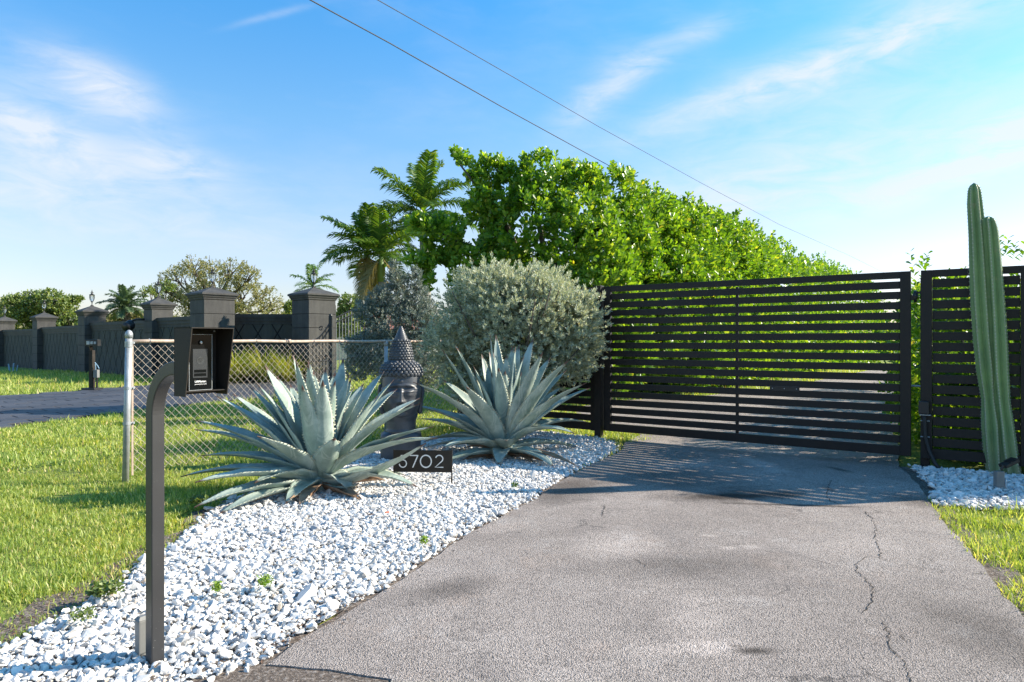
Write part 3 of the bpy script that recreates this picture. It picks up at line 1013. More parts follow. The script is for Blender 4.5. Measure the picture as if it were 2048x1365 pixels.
ptop = []
for (px, D, s, H) in piers:
    c = Vector(((px-1024)/1367*D, D, 0))
    z0 = gz(c.x, c.y)-.05
    ptop.append((c, z0+H+.05, s))
    hb = H-.45+.05
    # body in courses, recessed joints between
    ncs = 6
    ch = hb/ncs
    first = None
    for k in range(ncs):
        mb = MB()
        mb.box(c+Vector((0, 0, z0+ch*(k+.5))), (s, s, ch-.014), RZ.to_3x3(), .006)
        if k == 0:
            first = wl(mb, 'pillar', M['stucco'])
        else:
            wl(mb, 'block', M['stucco'], False, first)
    mb = MB()
    mb.box(c+Vector((0, 0, z0+hb/2)), (s-.03, s-.03, hb-.002), RZ.to_3x3())
    wl(mb, 'pillar_core', M['groove'], False, first)
    mb = MB()
    pyr_cap(mb, c, s, z0+hb)
    wl(mb, 'pillar_cap', M['stucco'], False, first)


def clip_poly(poly, lo, hi, ax):
    """clip convex polygon to lo<=coord[ax]<=hi"""
    for (sgn, lim) in ((1, lo), (-1, -hi)):
        out = []
        n = len(poly)
        for i in range(n):
            a, c = poly[i], poly[(i+1) % n]
            da, dc = sgn*a[ax]-lim, sgn*c[ax]-lim
            if da >= 0:
                out.append(a)
            if (da >= 0) != (dc >= 0):
                q = da/(da-dc)
                out.append((a[0]+(c[0]-a[0])*q, a[1]+(c[1]-a[1])*q))
        poly = out
        if not poly:
            return []
    return poly


def wall_panel(a, c, H, push=0.0):
    """panel from pillar a to pillar c with coping and raised diamond tiles on the side facing the camera"""
    a2, c2 = Vector((a.x, a.y, 0)), Vector((c.x, c.y, 0))
    ex = (c2-a2).normalized()
    ny = Vector((-ex.y, ex.x, 0))
    if ny.y > 0:
        ny = -ny
    a2 = a2-ny*push
    c2 = c2-ny*push
    L = (c2-a2).length
    z0 = min(gz(a.x, a.y), gz(c.x, c.y))-.06
    B = Matrix((ex, ny, Vector((0, 0, 1)))).transposed()
    mid = (a2+c2)/2
    mb = MB()
    mb.box(mid+Vector((0, 0, z0+H/2)), (L, .22, H), B)
    pn = wl(mb, 'wall_panel', M['groove'])
    mb = MB()
    for (dz, hh, w) in ((-.22, .10, .29), (-.115, .11, .35), (0, .12, .42)):
        mb.box(mid+Vector((0, 0, z0+H+dz+.0)), (L, w, hh), B)
    wl(mb, 'coping', M['stucco'], False, pn)
    DW, DH = .62, 1.06
    z_lo, z_hi = .02, H-.275
    nI = int(L/DW)+2
    for i in range(-1, nI*2):
        for j in range(-1, int(H/DH*2)+3):
            if (i+j) % 2:
                continue
            cx, cz = i*DW/2, j*DH/2
            g = .93
            poly = [(cx-DW/2*g, cz), (cx, cz-DH/2*g), (cx+DW/2*g, cz), (cx, cz+DH/2*g)]
            poly = clip_poly(clip_poly(poly, .0, L, 0), z_lo, z_hi, 1)
            if len(poly) < 3:
                continue
            n = len(poly)
            ar = sum(poly[q][0]*poly[(q+1) % n][1]-poly[(q+1) % n][0]*poly[q][1] for q in range(n))
            if abs(ar) < .02:
                continue
            fr = [a2+ex*q[0]+ny*.128+Vector((0, 0, z0+q[1])) for q in poly]
            bk = [a2+ex*q[0]+ny*.105+Vector((0, 0, z0+q[1])) for q in poly]
            mb = MB()
            mb.add(fr+bk, [tuple(range(n)), tuple(range(2*n-1, n-1, -1))]+[(q, n+q, n+(q+1) % n, (q+1) % n) for q in range(n)])
            o = wl(mb, 'tile', M['stucco_wall'], False, pn)


WH = 2.05
for i in range(4):
    wall_panel(ptop[i][0], ptop[i+1][0], WH+.02*i)
wall_panel(ptop[4][0], ptop[5][0], 2.17, 0.75)
# wall running on to the left beyond the frame
wall_panel(ptop[0][0]+Vector((-6.0, 5.2, 0)), ptop[0][0], WH)


def lantern(c, z, h, label, wide=.27):
    t_ = empty('lantern', (c.x, c.y, z), TH, label, 'lantern', 'lanterns on the wall pillars')
    mb = MB()
    mb.lathe([(.06, -.02), (.05, .01), (.018, .04), (.018, h*.2), (.045, h*.23), (.05, h*.26)], n=10)
    mb.build('stem', M['iron'], t_, True)
    gl = MB()
    gl.lathe([(.045, h*.27), (.36*wide, h*.42), (.40*wide, h*.58), (.36*wide, h*.66)], n=6)
    gl.build('glass', M['glass'], t_)
    cg = MB()
    for k in range(4):
        a = PI/4+PI/2*k
        pts = [(math.cos(a)*r, math.sin(a)*r, zz) for r, zz in ((.04, h*.26), (.40*wide, h*.40), (.47*wide, h*.55), (.42*wide, h*.68))]
        cg.tube(pts, .011, 5)
    cg.lathe([(.50*wide, h*.665), (.52*wide, h*.69), (.2*wide, h*.74), (.035, h*.80)], n=8)
    cg.build('cage', M['iron'], t_)
    fi = MB()
    fi.lathe([(.018, h*.79), (.040, h*.83), (.015, h*.87), (.03, h*.90), (.012, h*.94), (.002, h*1.03)], n=8)
    for k in range(4):
        a = PI/2*k
        fi.tube([(0, 0, h*.80), (math.cos(a)*.07, math.sin(a)*.07, h*.85), (math.cos(a)*.05, math.sin(a)*.05, h*.80)], .007, 4)
    fi.build('finial', M['iron'], t_, True)
    return t_


LN = ['lantern on the pillar at the far left edge of the photo', 'lantern on the second pillar from the left', 'lantern on the pillar right behind the small call box post',
      'lantern on the pillar that carries the dark floodlight', 'lantern on the big pillar above the intercom hood', 'lantern on the right big pillar beside the iron gate']
for (c, zt, s), lb in zip(ptop, LN):
    lantern(c, zt-.01, .62 if s > .9 else .66, lb, .22)

# floodlight on the fourth pillar
c4, z4, s4 = ptop[3]
fl = empty('floodlight', (c4.x-.45, c4.y-.25, z4-.95), 0, 'round dark floodlight on a bracket at the left side of a pillar', 'floodlight')
mb = MB()
mb.tube([(.10, .0, .15), (-.15, -.1, .15), (-.30, -.15, .08)], .04, 8)
mb.build('bracket', M['iron'], fl, True)
mb = MB()
mb.ico((-.32, -.18, -.06), (.17, .16, .19), 2)
mb.tube([(-.32, -.18, -.06), (-.36, -.36, -.14)], [.15, .17], 12)
mb.build('lamp_head', M['black_metal'], fl, True)

# small call box beside the pavers
p = wp(183, 779, 17.3)
cbx = empty('call_box', (p.x, p.y, gz(p.x, p.y)), R(-8), 'slim distant call box post standing at the paver edge', 'call box')
mb = MB()
mb.box((0, 0, .03), (.38, .30, .06), None, .01)
mb.build('base_plate', M['black_metal'], cbx)
mb = MB()
mb.box((0, 0, .52), (.10, .10, .98), None, .006)
mb.tube([(0, 0, 1.0), (0, -.05, 1.10), (.08, -.12, 1.20)], .05, 4)
mb.build('pole', M['bronze'], cbx)
mb = MB()
mb.box((.14, -.14, 1.20), (.36, .12, .16), None, .008)
mb.build('keypad_box', M['black_metal'], cbx)
for dx, sz in ((.06, .09), (.16, .07), (.25, .06)):
    mb = MB()
    mb.box((dx, -.205, 1.20), (sz, .012, sz), None, .003)
    mb.build('button_plate', M['galv'], cbx)
mb = MB()
mb.box((.14, -.02, .42), (.11, .09, .20), None, .006)
mb.build('socket_box', M['grey_box'], cbx)
mb = MB()
mb.tube([(.14, 0, .05), (.14, 0, .34)], .025, 6)
mb.build('conduit', M['black_metal'], cbx)
mb = MB()
mb.tube([(.10, 0, .52), (.13, -.05, .70), (.20, -.05, .62), (.24, -.05, .55)], .012, 5)
mb.build('loose_cable', M['pvc'], cbx)
p = wp(18, 738, 30)
mb = MB()
z0 = gz(p.x, p.y)
mb.tube([(p.x, p.y, z0), (p.x-.05, p.y, z0+.35)], .03, 6)
mb.tube([(p.x+.15, p.y, z0), (p.x+.18, p.y, z0+.38)], .03, 6)
mb.tube([(p.x+.30, p.y, z0), (p.x+.36, p.y, z0+.30)], .02, 6)
o = mb.build('pipe_stub', M['pvc'])
tag(o, 'pale blue pipe stubs sticking up from lawn at the wall foot', 'pipe')

# iron gate leaf (open) and iron fence whose picket colour carries the sunlight


def iron_leaf(name, label, cat, A, Bp, zlo, ztop, npk, mat_p, r=.012, group=None):
    """ztop(s) gives rail height"""
    A, Bp = Vector(A), Vector(Bp)
    t_ = empty(name, A, 0, label, cat, group)
    ex = Bp-A
    for k in range(npk):
        s = (k+.5)/npk
        mb = MB()
        q = ex*s
        mb.tube([q+Vector((0, 0, zlo)), q+Vector((0, 0, ztop(s)-.02))], r, 5)
        mb.build('picket', mat_p, t_)
    for dz in (0, -.16):
        mb = MB()
        mb.tube([ex*(s/12)+Vector((0, 0, ztop(s/12)+dz)) for s in range(13)], .026, 6)
        mb.build('top_rail', M['iron'], t_)
    for zr in (zlo+.03, zlo+(ztop(.5)-zlo)*.42):
        mb = MB()
        mb.tube([Vector((0, 0, zr)), ex+Vector((0, 0, zr))], .02, 5)
        mb.build('cross_rail', M['iron'], t_)
    return t_


A = wp(622, 750, 20.6)
Bq = wp(661, 750, 21.0)
A.z = Bq.z = gz(A.x, A.y)
gl_ = iron_leaf('iron_gate', 'open black iron gate leaf with sloping top against the right pillar', 'gate', A, Bq, .10, lambda s: 1.25+.62*s-.12*math.sin(PI*s), 6, M['iron'], .016)
mb = MB()
mb.box(Bq-A+Vector((0, 0, 1.02)), (.11, .11, 2.05), None, .01)
mb.ico(Bq-A+Vector((0, 0, 2.06)), .06, 1)
mb.build('stile', M['iron'], gl_)
mb = MB()
for (s, z) in ((.35, .7), (.75, .75), (.5, 1.65)):
    q = (Bq-A)*s
    pts = [q+Vector((math.cos(a)*.09*(1-a/9), 0, z+math.sin(a)*.09*(1-a/9))) for a in [i*.6 for i in range(12)]]
    mb = MB()
    mb.tube(pts, .014, 4)
    mb.build('scroll', M['iron'], gl_)
A = wp(669, 742, 23.0)
Bq = wp(860, 742, 25.5)
A.z = Bq.z = gz(A.x, A.y)
fen = iron_leaf('iron_fence', 'iron fence with pale sunlit pickets and rising curved top rail', 'fence', A, Bq, .10, lambda s: 2.05+.95*math.sin(min(1, s*1.25)*PI/2), 34, M['sunlit_iron'], .017)
mb = MB()
mb.box(Vector((0, 0, 1.25)), (.07, .07, 2.5), None, .005)
mb.build('stile', M['iron'], fen)

# far house beyond the iron fence
hp = wp(735, 690, 62)
hz = gz(hp.x, hp.y)
house = empty('house', (hp.x, hp.y, hz), R(20), 'far cream house with low red tiled roof seen through the iron fence', 'house')
mb = MB()
mb.box((0, 0, 1.3), (12, 8, 2.6))
hw = mb.build('wall', M['cream'], house)
mb = MB()
mb.add([(-6.8, -4.8, 2.6), (6.8, -4.8, 2.6), (6.8, 4.8, 2.6), (-6.8, 4.8, 2.6), (-3, 0, 3.9), (3, 0, 3.9)],
       [(0, 1, 5, 4), (1, 2, 5), (2, 3, 4, 5), (3, 0, 4), (3, 2, 1, 0)])
mb.build('roof', M['red_tile'], house)
for x in (-4.2, -1.4, 1.6, 4.3):
    mb = MB()
    mb.box((x, -4.03, 1.45), (1.3, .06, 1.2))
    w_ = mb.build('window', M['white_paint'], house)
    mb = MB()
    mb.box((x, -4.07, 1.45), (1.12, .04, 1.02))
    mb.build('pane', M['window_glass'], w_)


# ------------------------------------------------------------------ plants
def lobes_shell(lobes, n, rmin=.72, rmax=1.04, face=None):
    """points near the surface of a union of ellipsoids, with outward normals"""
    C = np.array([l[0] for l in lobes], float)
    Rr = np.array([l[1] if hasattr(l[1], '__len__') else (l[1],)*3 for l in lobes], float)
    wgt = (Rr[:, 0]*Rr[:, 1]+Rr[:, 1]*Rr[:, 2]+Rr[:, 0]*Rr[:, 2])
    wgt /= wgt.sum()
    outP, outN = [], []
    need = n
    while need > 0:
        m_ = int(need*1.8)+200
        li = rng.choice(len(lobes), m_, p=wgt)
        d = rand_dirs(m_)
        rad = rmin+(rmax-rmin)*rng.uniform(0, 1, m_)**.6
        P = C[li]+Rr[li]*d*rad[:, None]
        Nn = nrm(d/Rr[li])
        # reject deep inside another lobe
        keep = np.ones(m_, bool)
        for s in range(len(lobes)):
            q = np.linalg.norm((P-C[s])/Rr[s], axis=1)
            keep &= (q > rmin-.02) | (li == s)
        keep &= P[:, 2] > .02
        if face is not None:
            keep &= face(P, Nn)
        outP.append(P[keep])
        outN.append(Nn[keep])
        need -= int(keep.sum())
    return np.concatenate(outP)[:n], np.concatenate(outN)[:n]


def shoots(P, Nn, per, L, Wd, up=.5, spread=.9, shoot_len=.12, jit=.35):
    """rosettes of leaves around shoot tips"""
    n = len(P)
    sd = nrm(Nn+np.array([0, 0, up])+rng.normal(0, jit, (n, 3)))
    a = nrm(np.cross(sd, rand_dirs(n)))
    c = np.cross(sd, a)
    PP, FF, UU, LL = [], [], [], []
    for k in range(per):
        an = k*2.4+rng.uniform(-.3, .3, n)
        tt = k/max(1, per-1)
        rad = a*np.cos(an)[:, None]+c*np.sin(an)[:, None]
        sp = spread*(1.25-.75*tt)
        f = nrm(sd+rad*sp+rng.normal(0, .12, (n, 3)))
        PP.append(P-sd*(shoot_len*(1-tt)))
        FF.append(f)
        UU.append(sd+rng.normal(0, .25, (n, 3)))
        LL.append(L*rng.uniform(.75, 1.15, n)*(1.0-.3*tt))
    Ls = np.concatenate(LL)
    return np.concatenate(PP), np.concatenate(FF), np.concatenate(UU), Ls, Ls*Wd


def noise_keep(P, s, thr, seed=0.0):
    v = np.array([mnoise.noise(Vector((p[0]*s+seed, p[1]*s, p[2]*s))) for p in P])
    return v > thr


# --- tall hedge behind the gate
hedge = empty('hedge', (2, 14, 0), R(0), 'tall glossy light-green hedge rising behind the slatted gate and receding to the right', 'hedge')
hu = Vector((.581, .814, 0))
near_l = []
for (px, py, r, D) in ((1010, 395, 68, 13.0), (1085, 392, 82, 13.2), (1150, 405, 80, 13.4), (1060, 470, 100, 12.9), (1150, 480, 100, 12.9), (965, 415, 36, 12.8), (980, 350, 40, 13.0),
                       (945, 345, 20, 13.0), (925, 320, 17, 13.0), (915, 304, 12, 13.0),
                       (850, 452, 34, 12.4), (825, 440, 18, 12.3), (895, 478, 52, 12.6), (845, 505, 34, 12.4), (880, 540, 44, 12.5), (940, 530, 60, 12.7), (1000, 560, 80, 12.8), (1100, 580, 95, 12.9),
                       (1190, 570, 95, 12.9), (1050, 640, 90, 13.0), (1160, 660, 90, 13.0), (1230, 700, 80, 13.3),
                       (1225, 392, 58, 13.7), (1285, 430, 62, 14.4), (1240, 480, 85, 13.9), (1250, 590, 90, 13.9), (1330, 480, 60, 15.2), (1320, 560, 80, 15.0), (1300, 670, 80, 14.6)):
    rr = r/1367*D
    near_l.append((tuple(wp(px, py, D)), (rr, rr*1.15, rr)))
row_l = []
for k in range(0, 32):
    t_ = 3.3+k*.95
    c = Vector((1.25, 13.2, 0))+hu*t_
    j = random.uniform(-.18, .18)
    row_l.append(((c.x+.1*j, c.y, 3.20+j), (1.42, 1.42, 1.42)))
    row_l.append(((c.x+.25, c.y-.2, 1.75), (1.45, 1.45, 1.3)))
    row_l.append(((c.x+.20, c.y-.2, .75), (1.25, 1.25, .8)))


def to_local(P, o):
    return P-np.array(o.location[:])


def facing(P, Nn):
    vd = nrm(np.array([0, 0, 1.2])-P)
    return ((Nn*vd).sum(1) > -.25) | (Nn[:, 2] > .55)


P, Nn = lobes_shell(near_l, 8600, .62, 1.07)
k = noise_keep(P, 1.9, -.20, 4)
P, Nn = P[k], Nn[k]
pp, ff, u_, ll, ww = shoots(P, Nn, 8, .145, .64, .55, .95, .17)
o = link('foliage', scatter('near_crown', to_local(pp, hedge), ff, u_, ll, ww, T_OBOV, M['clusia']), None, hedge)
o['kind'] = 'stuff'
nearrow = [l for l in row_l if l[0][1] < 20]
farrow = [l for l in row_l if l[0][1] >= 19]
P, Nn = lobes_shell(nearrow, 11500, .64, 1.08, facing)
k = noise_keep(P, 1.5, -.42, 1)
P, Nn = P[k], Nn[k]
P += Nn*(np.array([mnoise.noise(Vector((p[0]*1.6, p[1]*1.6, p[2]*1.6))) for p in P])*.35)[:, None]
pp, ff, u_, ll, ww = shoots(P, Nn, 7, .145, .64, .55, .95, .17)
o = link('foliage', scatter('row_crown', to_local(pp, hedge), ff, u_, ll, ww, T_OBOV, M['clusia']), None, hedge)
o['kind'] = 'stuff'
P, Nn = lobes_shell(farrow, 8600, .70, 1.06, facing)
P += Nn*(np.array([mnoise.noise(Vector((p[0]*1.2, p[1]*1.2, p[2]*1.2))) for p in P])*.4)[:, None]
pp, ff, u_, ll, ww = shoots(P, Nn, 6, .165, .66, .55, .95, .16)
o = link('foliage', scatter('far_row_crown', to_local(pp, hedge), ff, u_, ll, ww, T_OBOV4, M['clusia']), None, hedge)
o['kind'] = 'stuff'
# upright sprigs breaking the outline
sp_pts = []


def sprig(base, d, L, leaf, acc, per=11):
    d = Vector(d).normalized()
    for k in range(per):
        s = k/(per-1)
        acc.append((Vector(base)+d*L*s, d, leaf*(1.05-.35*s), k*2.4+random.uniform(-.3, .3)))


def sprig_mesh(name, acc, mat, parent=None, tmpl=T_OBOV, wr=.64):
    P = np.array([a[0][:] for a in acc])
    D = np.array([a[1][:] for a in acc])
    L = np.array([a[2] for a in acc])
    an = np.array([a[3] for a in acc])
    a_ = nrm(np.cross(D, np.array([0.3, 0.9, 0.1])))
    c_ = np.cross(D, a_)
    rad = a_*np.cos(an)[:, None]+c_*np.sin(an)[:, None]
    f = nrm(D*.7+rad)
    if parent is not None:
        P = to_local(P, parent)
    o = link(name, scatter(name, P, f, D+rng.normal(0, .2, D.shape), L, L*wr, tmpl, mat), None, parent)
    return o


acc = []
for k in range(60):
    l = random.choice(nearrow[::3])
    c = Vector(l[0])
    sprig(c+Vector((random.uniform(-.9, .9), random.uniform(-.9, .9), .95)), (random.uniform(-.5, .5), random.uniform(-.3, .3), 1), random.uniform(.35, .6), .12, acc, 15)
for k in range(90):
    l = random.choice(farrow[::3])
    c = Vector(l[0])
    sprig(c+Vector((random.uniform(-.9, .9), random.uniform(-.9, .9), .95)), (random.uniform(-.5, .5), random.uniform(-.3, .3), 1), random.uniform(.35, .6), .14, acc, 12)
for (x0, y0, x1, y1) in ((985, 350, 910, 295), (1000, 360, 930, 330), (1025, 350, 1018, 318), (1066, 330, 1070, 308), (1105, 340, 1112, 318), (1140, 335, 1155, 320), (1170, 350, 1178, 334),
                         (1225, 350, 1228, 326), (870, 450, 803, 432), (880, 470, 815, 470), (860, 510, 806, 520), (850, 540, 815, 560), (1020, 360, 975, 320), (1250, 360, 1262, 340),
                         (960, 400, 935, 385), (950, 420, 925, 405)):
    a0, a1 = wp(x0, y0, 12.8), wp(x1, y1, 12.7)
    sprig(a0, a1-a0, (a1-a0).length, .125, acc, 15)
o = sprig_mesh('sprigs', acc, M['clusia'], hedge)
o['kind'] = 'stuff'
mb = MB()
for k in range(34):
    c = Vector((1.25, 13.2, 0))+hu*(k*.95)
    mb.tube([(c.x, c.y, -.02), (c.x+random.uniform(-.2, .2), c.y, 1.2), (c.x+random.uniform(-.4, .4), c.y+.2, 2.6)], [.07, .05, .02], 6)
for (x1, y1) in ((850, 455), (920, 330), (1060, 360), (900, 520), (1120, 400)):
    mb.tube([(1.0, 13.3, 1.0), wp((x1+1100)/2, (y1+560)/2, 13), wp(x1, y1, 12.7)], [.07, .05, .015], 6)
for q in mb.v:
    q -= hedge.location
o = mb.build('trunks', M['bark'], hedge, True)
o['kind'] = 'stuff'

# --- hedge at the right, behind the fence
rh = empty('hedge', (5.3, 7.8, 0), 0, 'low glossy hedge directly behind the right slatted fence and cactus', 'hedge')
rl = []
for (x, y, z, r) in ((5.05, 7.75, 1.0, .85), (5.0, 7.7, 1.35, .62), (4.72, 6.85, 1.15, .60), (5.25, 6.45, 1.22, .62), (5.8, 6.1, 1.25, .64), (4.95, 6.55, .75, .55), (5.5, 6.15, .8, .55), (5.1, 7.1, 1.2, .65), (5.7, 6.7, 1.25, .65), (4.75, 6.9, .6, .55), (5.4, 6.4, .55, .6), (5.9, 7.25, 1.1, .85), (6.7, 6.6, 1.1, .85), (7.5, 6.0, 1.1, .85), (5.7, 8.7, 1.05, .85), (6.3, 9.6, 1.05, .9), (7.0, 10.6, 1.1, .9),
                     (7.8, 11.7, 1.1, 1.0), (8.7, 13.0, 1.2, 1.1), (9.8, 14.6, 1.2, 1.1), (11.0, 16.4, 1.2, 1.2), (12.5, 18.5, 1.3, 1.3)):
    rl.append(((x, y, z), (r, r, 1.0 if r > .7 else r)))
    rl.append(((x, y, .5), (r*.9, r*.9, .6)))
P, Nn = lobes_shell(rl, 9500, .62, 1.04)
pp, ff, u_, ll, ww = shoots(P, Nn, 7, .095, .62, .55, .95, .12)
o = link('foliage', scatter('right_hedge', to_local(pp, rh), ff, u_, ll, ww, T_OBOV, M['clusia']), None, rh)
o['kind'] = 'stuff'
acc = []
for (px, py, D, L) in ((1830, 560, 7.3, .30), (1850, 560, 7.4, .28), (1838, 600, 7.2, .2), (2003, 520, 7.1, .22), (2012, 515, 7.1, .2), (2030, 520, 7.2, .16), (2045, 525, 7.0, .2), (1846, 540, 7.2, .12)):
    sprig(wp(px, py, D), (random.uniform(-.2, .2), 0, 1), L, .085, acc, 10)
for k in range(30):
    l = random.choice(rl[::2])
    if .58 < l[0][0]/l[0][1] < .74:
        continue
    sprig(Vector(l[0])+Vector((random.uniform(-.6, .6), random.uniform(-.6, .6), .75)), (random.uniform(-.4, .4), random.uniform(-.3, .3), 1), random.uniform(.2, .35), .09, acc, 9)
o = sprig_mesh('sprigs', acc, M['clusia'], rh)
o['kind'] = 'stuff'
mb = MB()
for l in rl[::2]:
    mb.tube([(l[0][0]-5.3, l[0][1]-7.8, -.02), (l[0][0]-5.3+.1, l[0][1]-7.8, .9), (l[0][0]-5.3, l[0][1]-7.7, 1.6)], [.05, .035, .012], 6)
o = mb.build('trunks', M['bark'], rh, True)
o['kind'] = 'stuff'

# --- silver bush
bc = Vector((.04, 8.35, 0))
bush = empty('silver_bush', bc, 0, 'large rounded silvery-green bush beside the left gate post behind the right agave', 'bush')
bl = []
for (px, py, r, D) in ((1020, 650, 128, 8.3), (940, 640, 82, 8.3), (965, 600, 84, 8.3), (1040, 610, 92, 8.3), (1110, 640, 88, 8.2), (1128, 690, 74, 8.2), (900, 690, 55, 8.3), (1000, 720, 90, 8.3),
                       (1085, 600, 72, 8.4), (920, 745, 48, 8.3), (1060, 730, 70, 8.3), (1148, 622, 50, 8.2)):
    rr = r/1367*D*.86
    bl.append((tuple(wp(px+12, py+8, D)), (rr, rr*.95, rr)))
P, Nn = lobes_shell(bl, 10500, .64, 1.05)
lump = np.array([mnoise.noise(Vector((p[0]*3.6, p[1]*3.6, p[2]*3.6))) for p in P])
P += Nn*(rng.uniform(0, 1, len(P))**6*.20+lump*.20)[:, None]
k = noise_keep(P, 5.5, -.42, 2)
P, Nn = P[k], Nn[k]
pp, ff, u_, ll, ww = shoots(P, Nn, 10, .058, .33, .45, .8, .065)
o = link('foliage', scatter('silver_foliage', to_local(pp, bush), ff, u_, ll, ww, T_LANCE, M['silver']), None, bush)
o['kind'] = 'stuff'
mb = MB()
for k in range(40):
    a = random.uniform(0, 2*PI)
    r = random.uniform(.3, .95)
    z = random.uniform(.9, 1.9)
    mb.tube([(random.uniform(-.08, .08), random.uniform(-.08, .08), -.02), (math.cos(a)*r*.4, math.sin(a)*r*.4, z*.5), (math.cos(a)*r, math.sin(a)*r, z)], [.028, .018, .006], 5)
mb.build('branches', M['bark'], bush, True)

# --- darker bush behind, left
b2 = Vector((-1.84, 10.6, 0))
bush2 = empty('silver_bush', b2, 0, 'darker two-peaked silvery bush behind the chain link fence, left of the big bush', 'bush')
bl = []
for (px, py, r, D) in ((790, 530, 11, 10.6), (788, 545, 16, 10.6), (832, 545, 12, 10.7), (760, 600, 26, 10.5), (700, 690, 18, 10.4), (870, 690, 40, 10.7), (792, 560, 22, 10.6), (790, 600, 34, 10.6), (775, 650, 52, 10.6), (835, 600, 30, 10.7), (825, 565, 20, 10.7), (830, 650, 48, 10.6), (735, 625, 30, 10.5), (745, 700, 42, 10.5), (800, 720, 60, 10.5),
                       (860, 640, 34, 10.7), (850, 740, 45, 10.6), (715, 735, 26, 10.5), (722, 700, 28, 10.4)):
    rr = r/1367*D
    bl.append((tuple(wp(px, py, D)), (rr, rr, rr)))
P, Nn = lobes_shell(bl, 5600, .45, 1.12)
k = noise_keep(P, 3.2, -.38)
P, Nn = P[k], Nn[k]
pp, ff, u_, ll, ww = shoots(P, Nn, 9, .058, .34, .6, .75, .07)
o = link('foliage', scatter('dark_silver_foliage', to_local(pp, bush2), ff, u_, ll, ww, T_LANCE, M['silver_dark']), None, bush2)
o['kind'] = 'stuff'
mb = MB()
for (px, py, r, D) in ((792, 545, 0, 10.6), (835, 570, 0, 10.7), (735, 610, 0, 10.5), (775, 640, 0, 10.6), (860, 630, 0, 10.7), (745, 690, 0, 10.5), (820, 600, 0, 10.6)):
    e = wp(px, py, D)-b2
    mb.tube([(random.uniform(-.06, .06), 0, -.02), e*.5+Vector((0, .05, -.1)), e], [.035, .022, .006], 5)
mb.build('branches', M['bark'], bush2, True)


# --- ornamental grasses by the recessed wall
def tuft(name, label, cat, c, n, L, wd, mat, group=None, spread=.9):
    t_ = empty(name, c, 0, label, cat, group)
    a = rng.uniform(0, 2*PI, n)
    r = rng.uniform(0, .22, n)
    base = np.stack([np.cos(a)*r, np.sin(a)*r, np.zeros(n)], 1)
    ln = rng.uniform(.05, spread, n)
    f0 = nrm(np.stack([np.cos(a)*ln, np.sin(a)*ln, np.ones(n)], 1))
    Ls = L*rng.uniform(.6, 1.1, n)
    V, F = [], []
    side = np.stack([-np.sin(a), np.cos(a), np.zeros(n)], 1)
    out = np.stack([np.cos(a), np.sin(a), np.zeros(n)], 1)
    for k in range(5):
        s = k/4
        c0 = base+f0*(Ls*s)[:, None]+out*(Ls*.35*s*s)[:, None]-np.array([0, 0, 1])*(Ls*.42*s*s*s*(.4+ln))[:, None]
        w = wd*(1-s*.92)*.5
        V.append(c0+side*w)
        V.append(c0-side*w)
    V = np.stack(V, 1).reshape(-1, 3)
    for k in range(4):
        F.append((2*k, 2*k+1, 2*k+3, 2*k+2))
    F = np.array(F)[None]+(np.arange(n)*10)[:, None, None]
    link('blades', big_mesh('blades', V, F.reshape(-1, 4), 4, mat, True), None, t_)
    return t_


for (px, D, s, lb) in ((470, 20.9, 1.0, 'yellow-green ornamental grass clump just right of the intercom hood'), (528, 21.2, .95, 'middle ornamental grass clump in front of the recessed dark wall'),
                       (575, 21.4, .85, 'rightmost ornamental grass clump beside the right pillar'), (435, 20.6, .8, 'ornamental grass clump mostly hidden behind the intercom hood')):
    c = wp(px, 700, D)
    c.z = gz(c.x, c.y)
    tuft('ornamental_grass', lb, 'grass clump', c, 520, 1.5*s, .040, M['orna'], 'ornamental grass clumps before the recessed wall')


# --- trees
def tree(name, label, cat, base, H, lobes_, nleaf, leaf, mat, trunk_r=.25, thin=0.0, barkm='bark', group=None, seed=0.0, rmin=.55):
    t_ = empty(name, base, 0, label, cat, group)
    base = Vector(base)
    mb = MB()
    fork = Vector((base.x+random.uniform(-.3, .3), base.y, base.z+H*.32))
    mb.tube([base-Vector((0, 0, .2)), (base+fork)/2+Vector((.1, 0, 0)), fork], [trunk_r*1.2, trunk_r, trunk_r*.85], 8)
    mb2 = MB()
    for (c, r) in lobes_:
        c = Vector(c)
        midp = fork.lerp(c, .5)+Vector((random.uniform(-.4, .4), 0, random.uniform(-.1, .5)))
        mb2.tube([fork, midp, c], [trunk_r*.5, trunk_r*.3, trunk_r*.12], 6, False)
        rr = r if not hasattr(r, '__len__') else r[0]
        for q in range(7):
            d = Vector(rand_dirs(1)[0])
            d.z = abs(d.z)
            mb2.tube([midp.lerp(c, random.uniform(.3, 1)), c+d*rr*.55, c+d*rr*.95], [trunk_r*.14, trunk_r*.08, trunk_r*.03], 4, False)
    for m_ in (mb, mb2):
        for q in m_.v:
            q -= base
    mb.build('trunk', M[barkm], t_, True)
    mb2.build('limbs', M[barkm], t_, True)
    P, Nn = lobes_shell(lobes_, nleaf, rmin, 1.05)
    if thin > -1:
        k = noise_keep(P, 1.1/max(.4, trunk_r*3), thin, seed)
        P, Nn = P[k], Nn[k]
    pp, ff, u_, ll, ww = shoots(P, Nn, 5, leaf, .6, .3, 1.0, leaf*1.2, .5)
    o = link('crown', scatter('crown', to_local(pp, t_), ff, u_, ll, ww, T_OBOV4, mat), None, t_)
    o['kind'] = 'stuff'
    return t_


def px_lobes(lst, D, sq=1.0):
    out = []
    for (px, py, r) in lst:
        rr = r/1367*D
        out.append((tuple(wp(px, py, D+random.uniform(-1, 1))), (rr, rr, rr*sq)))
    return out


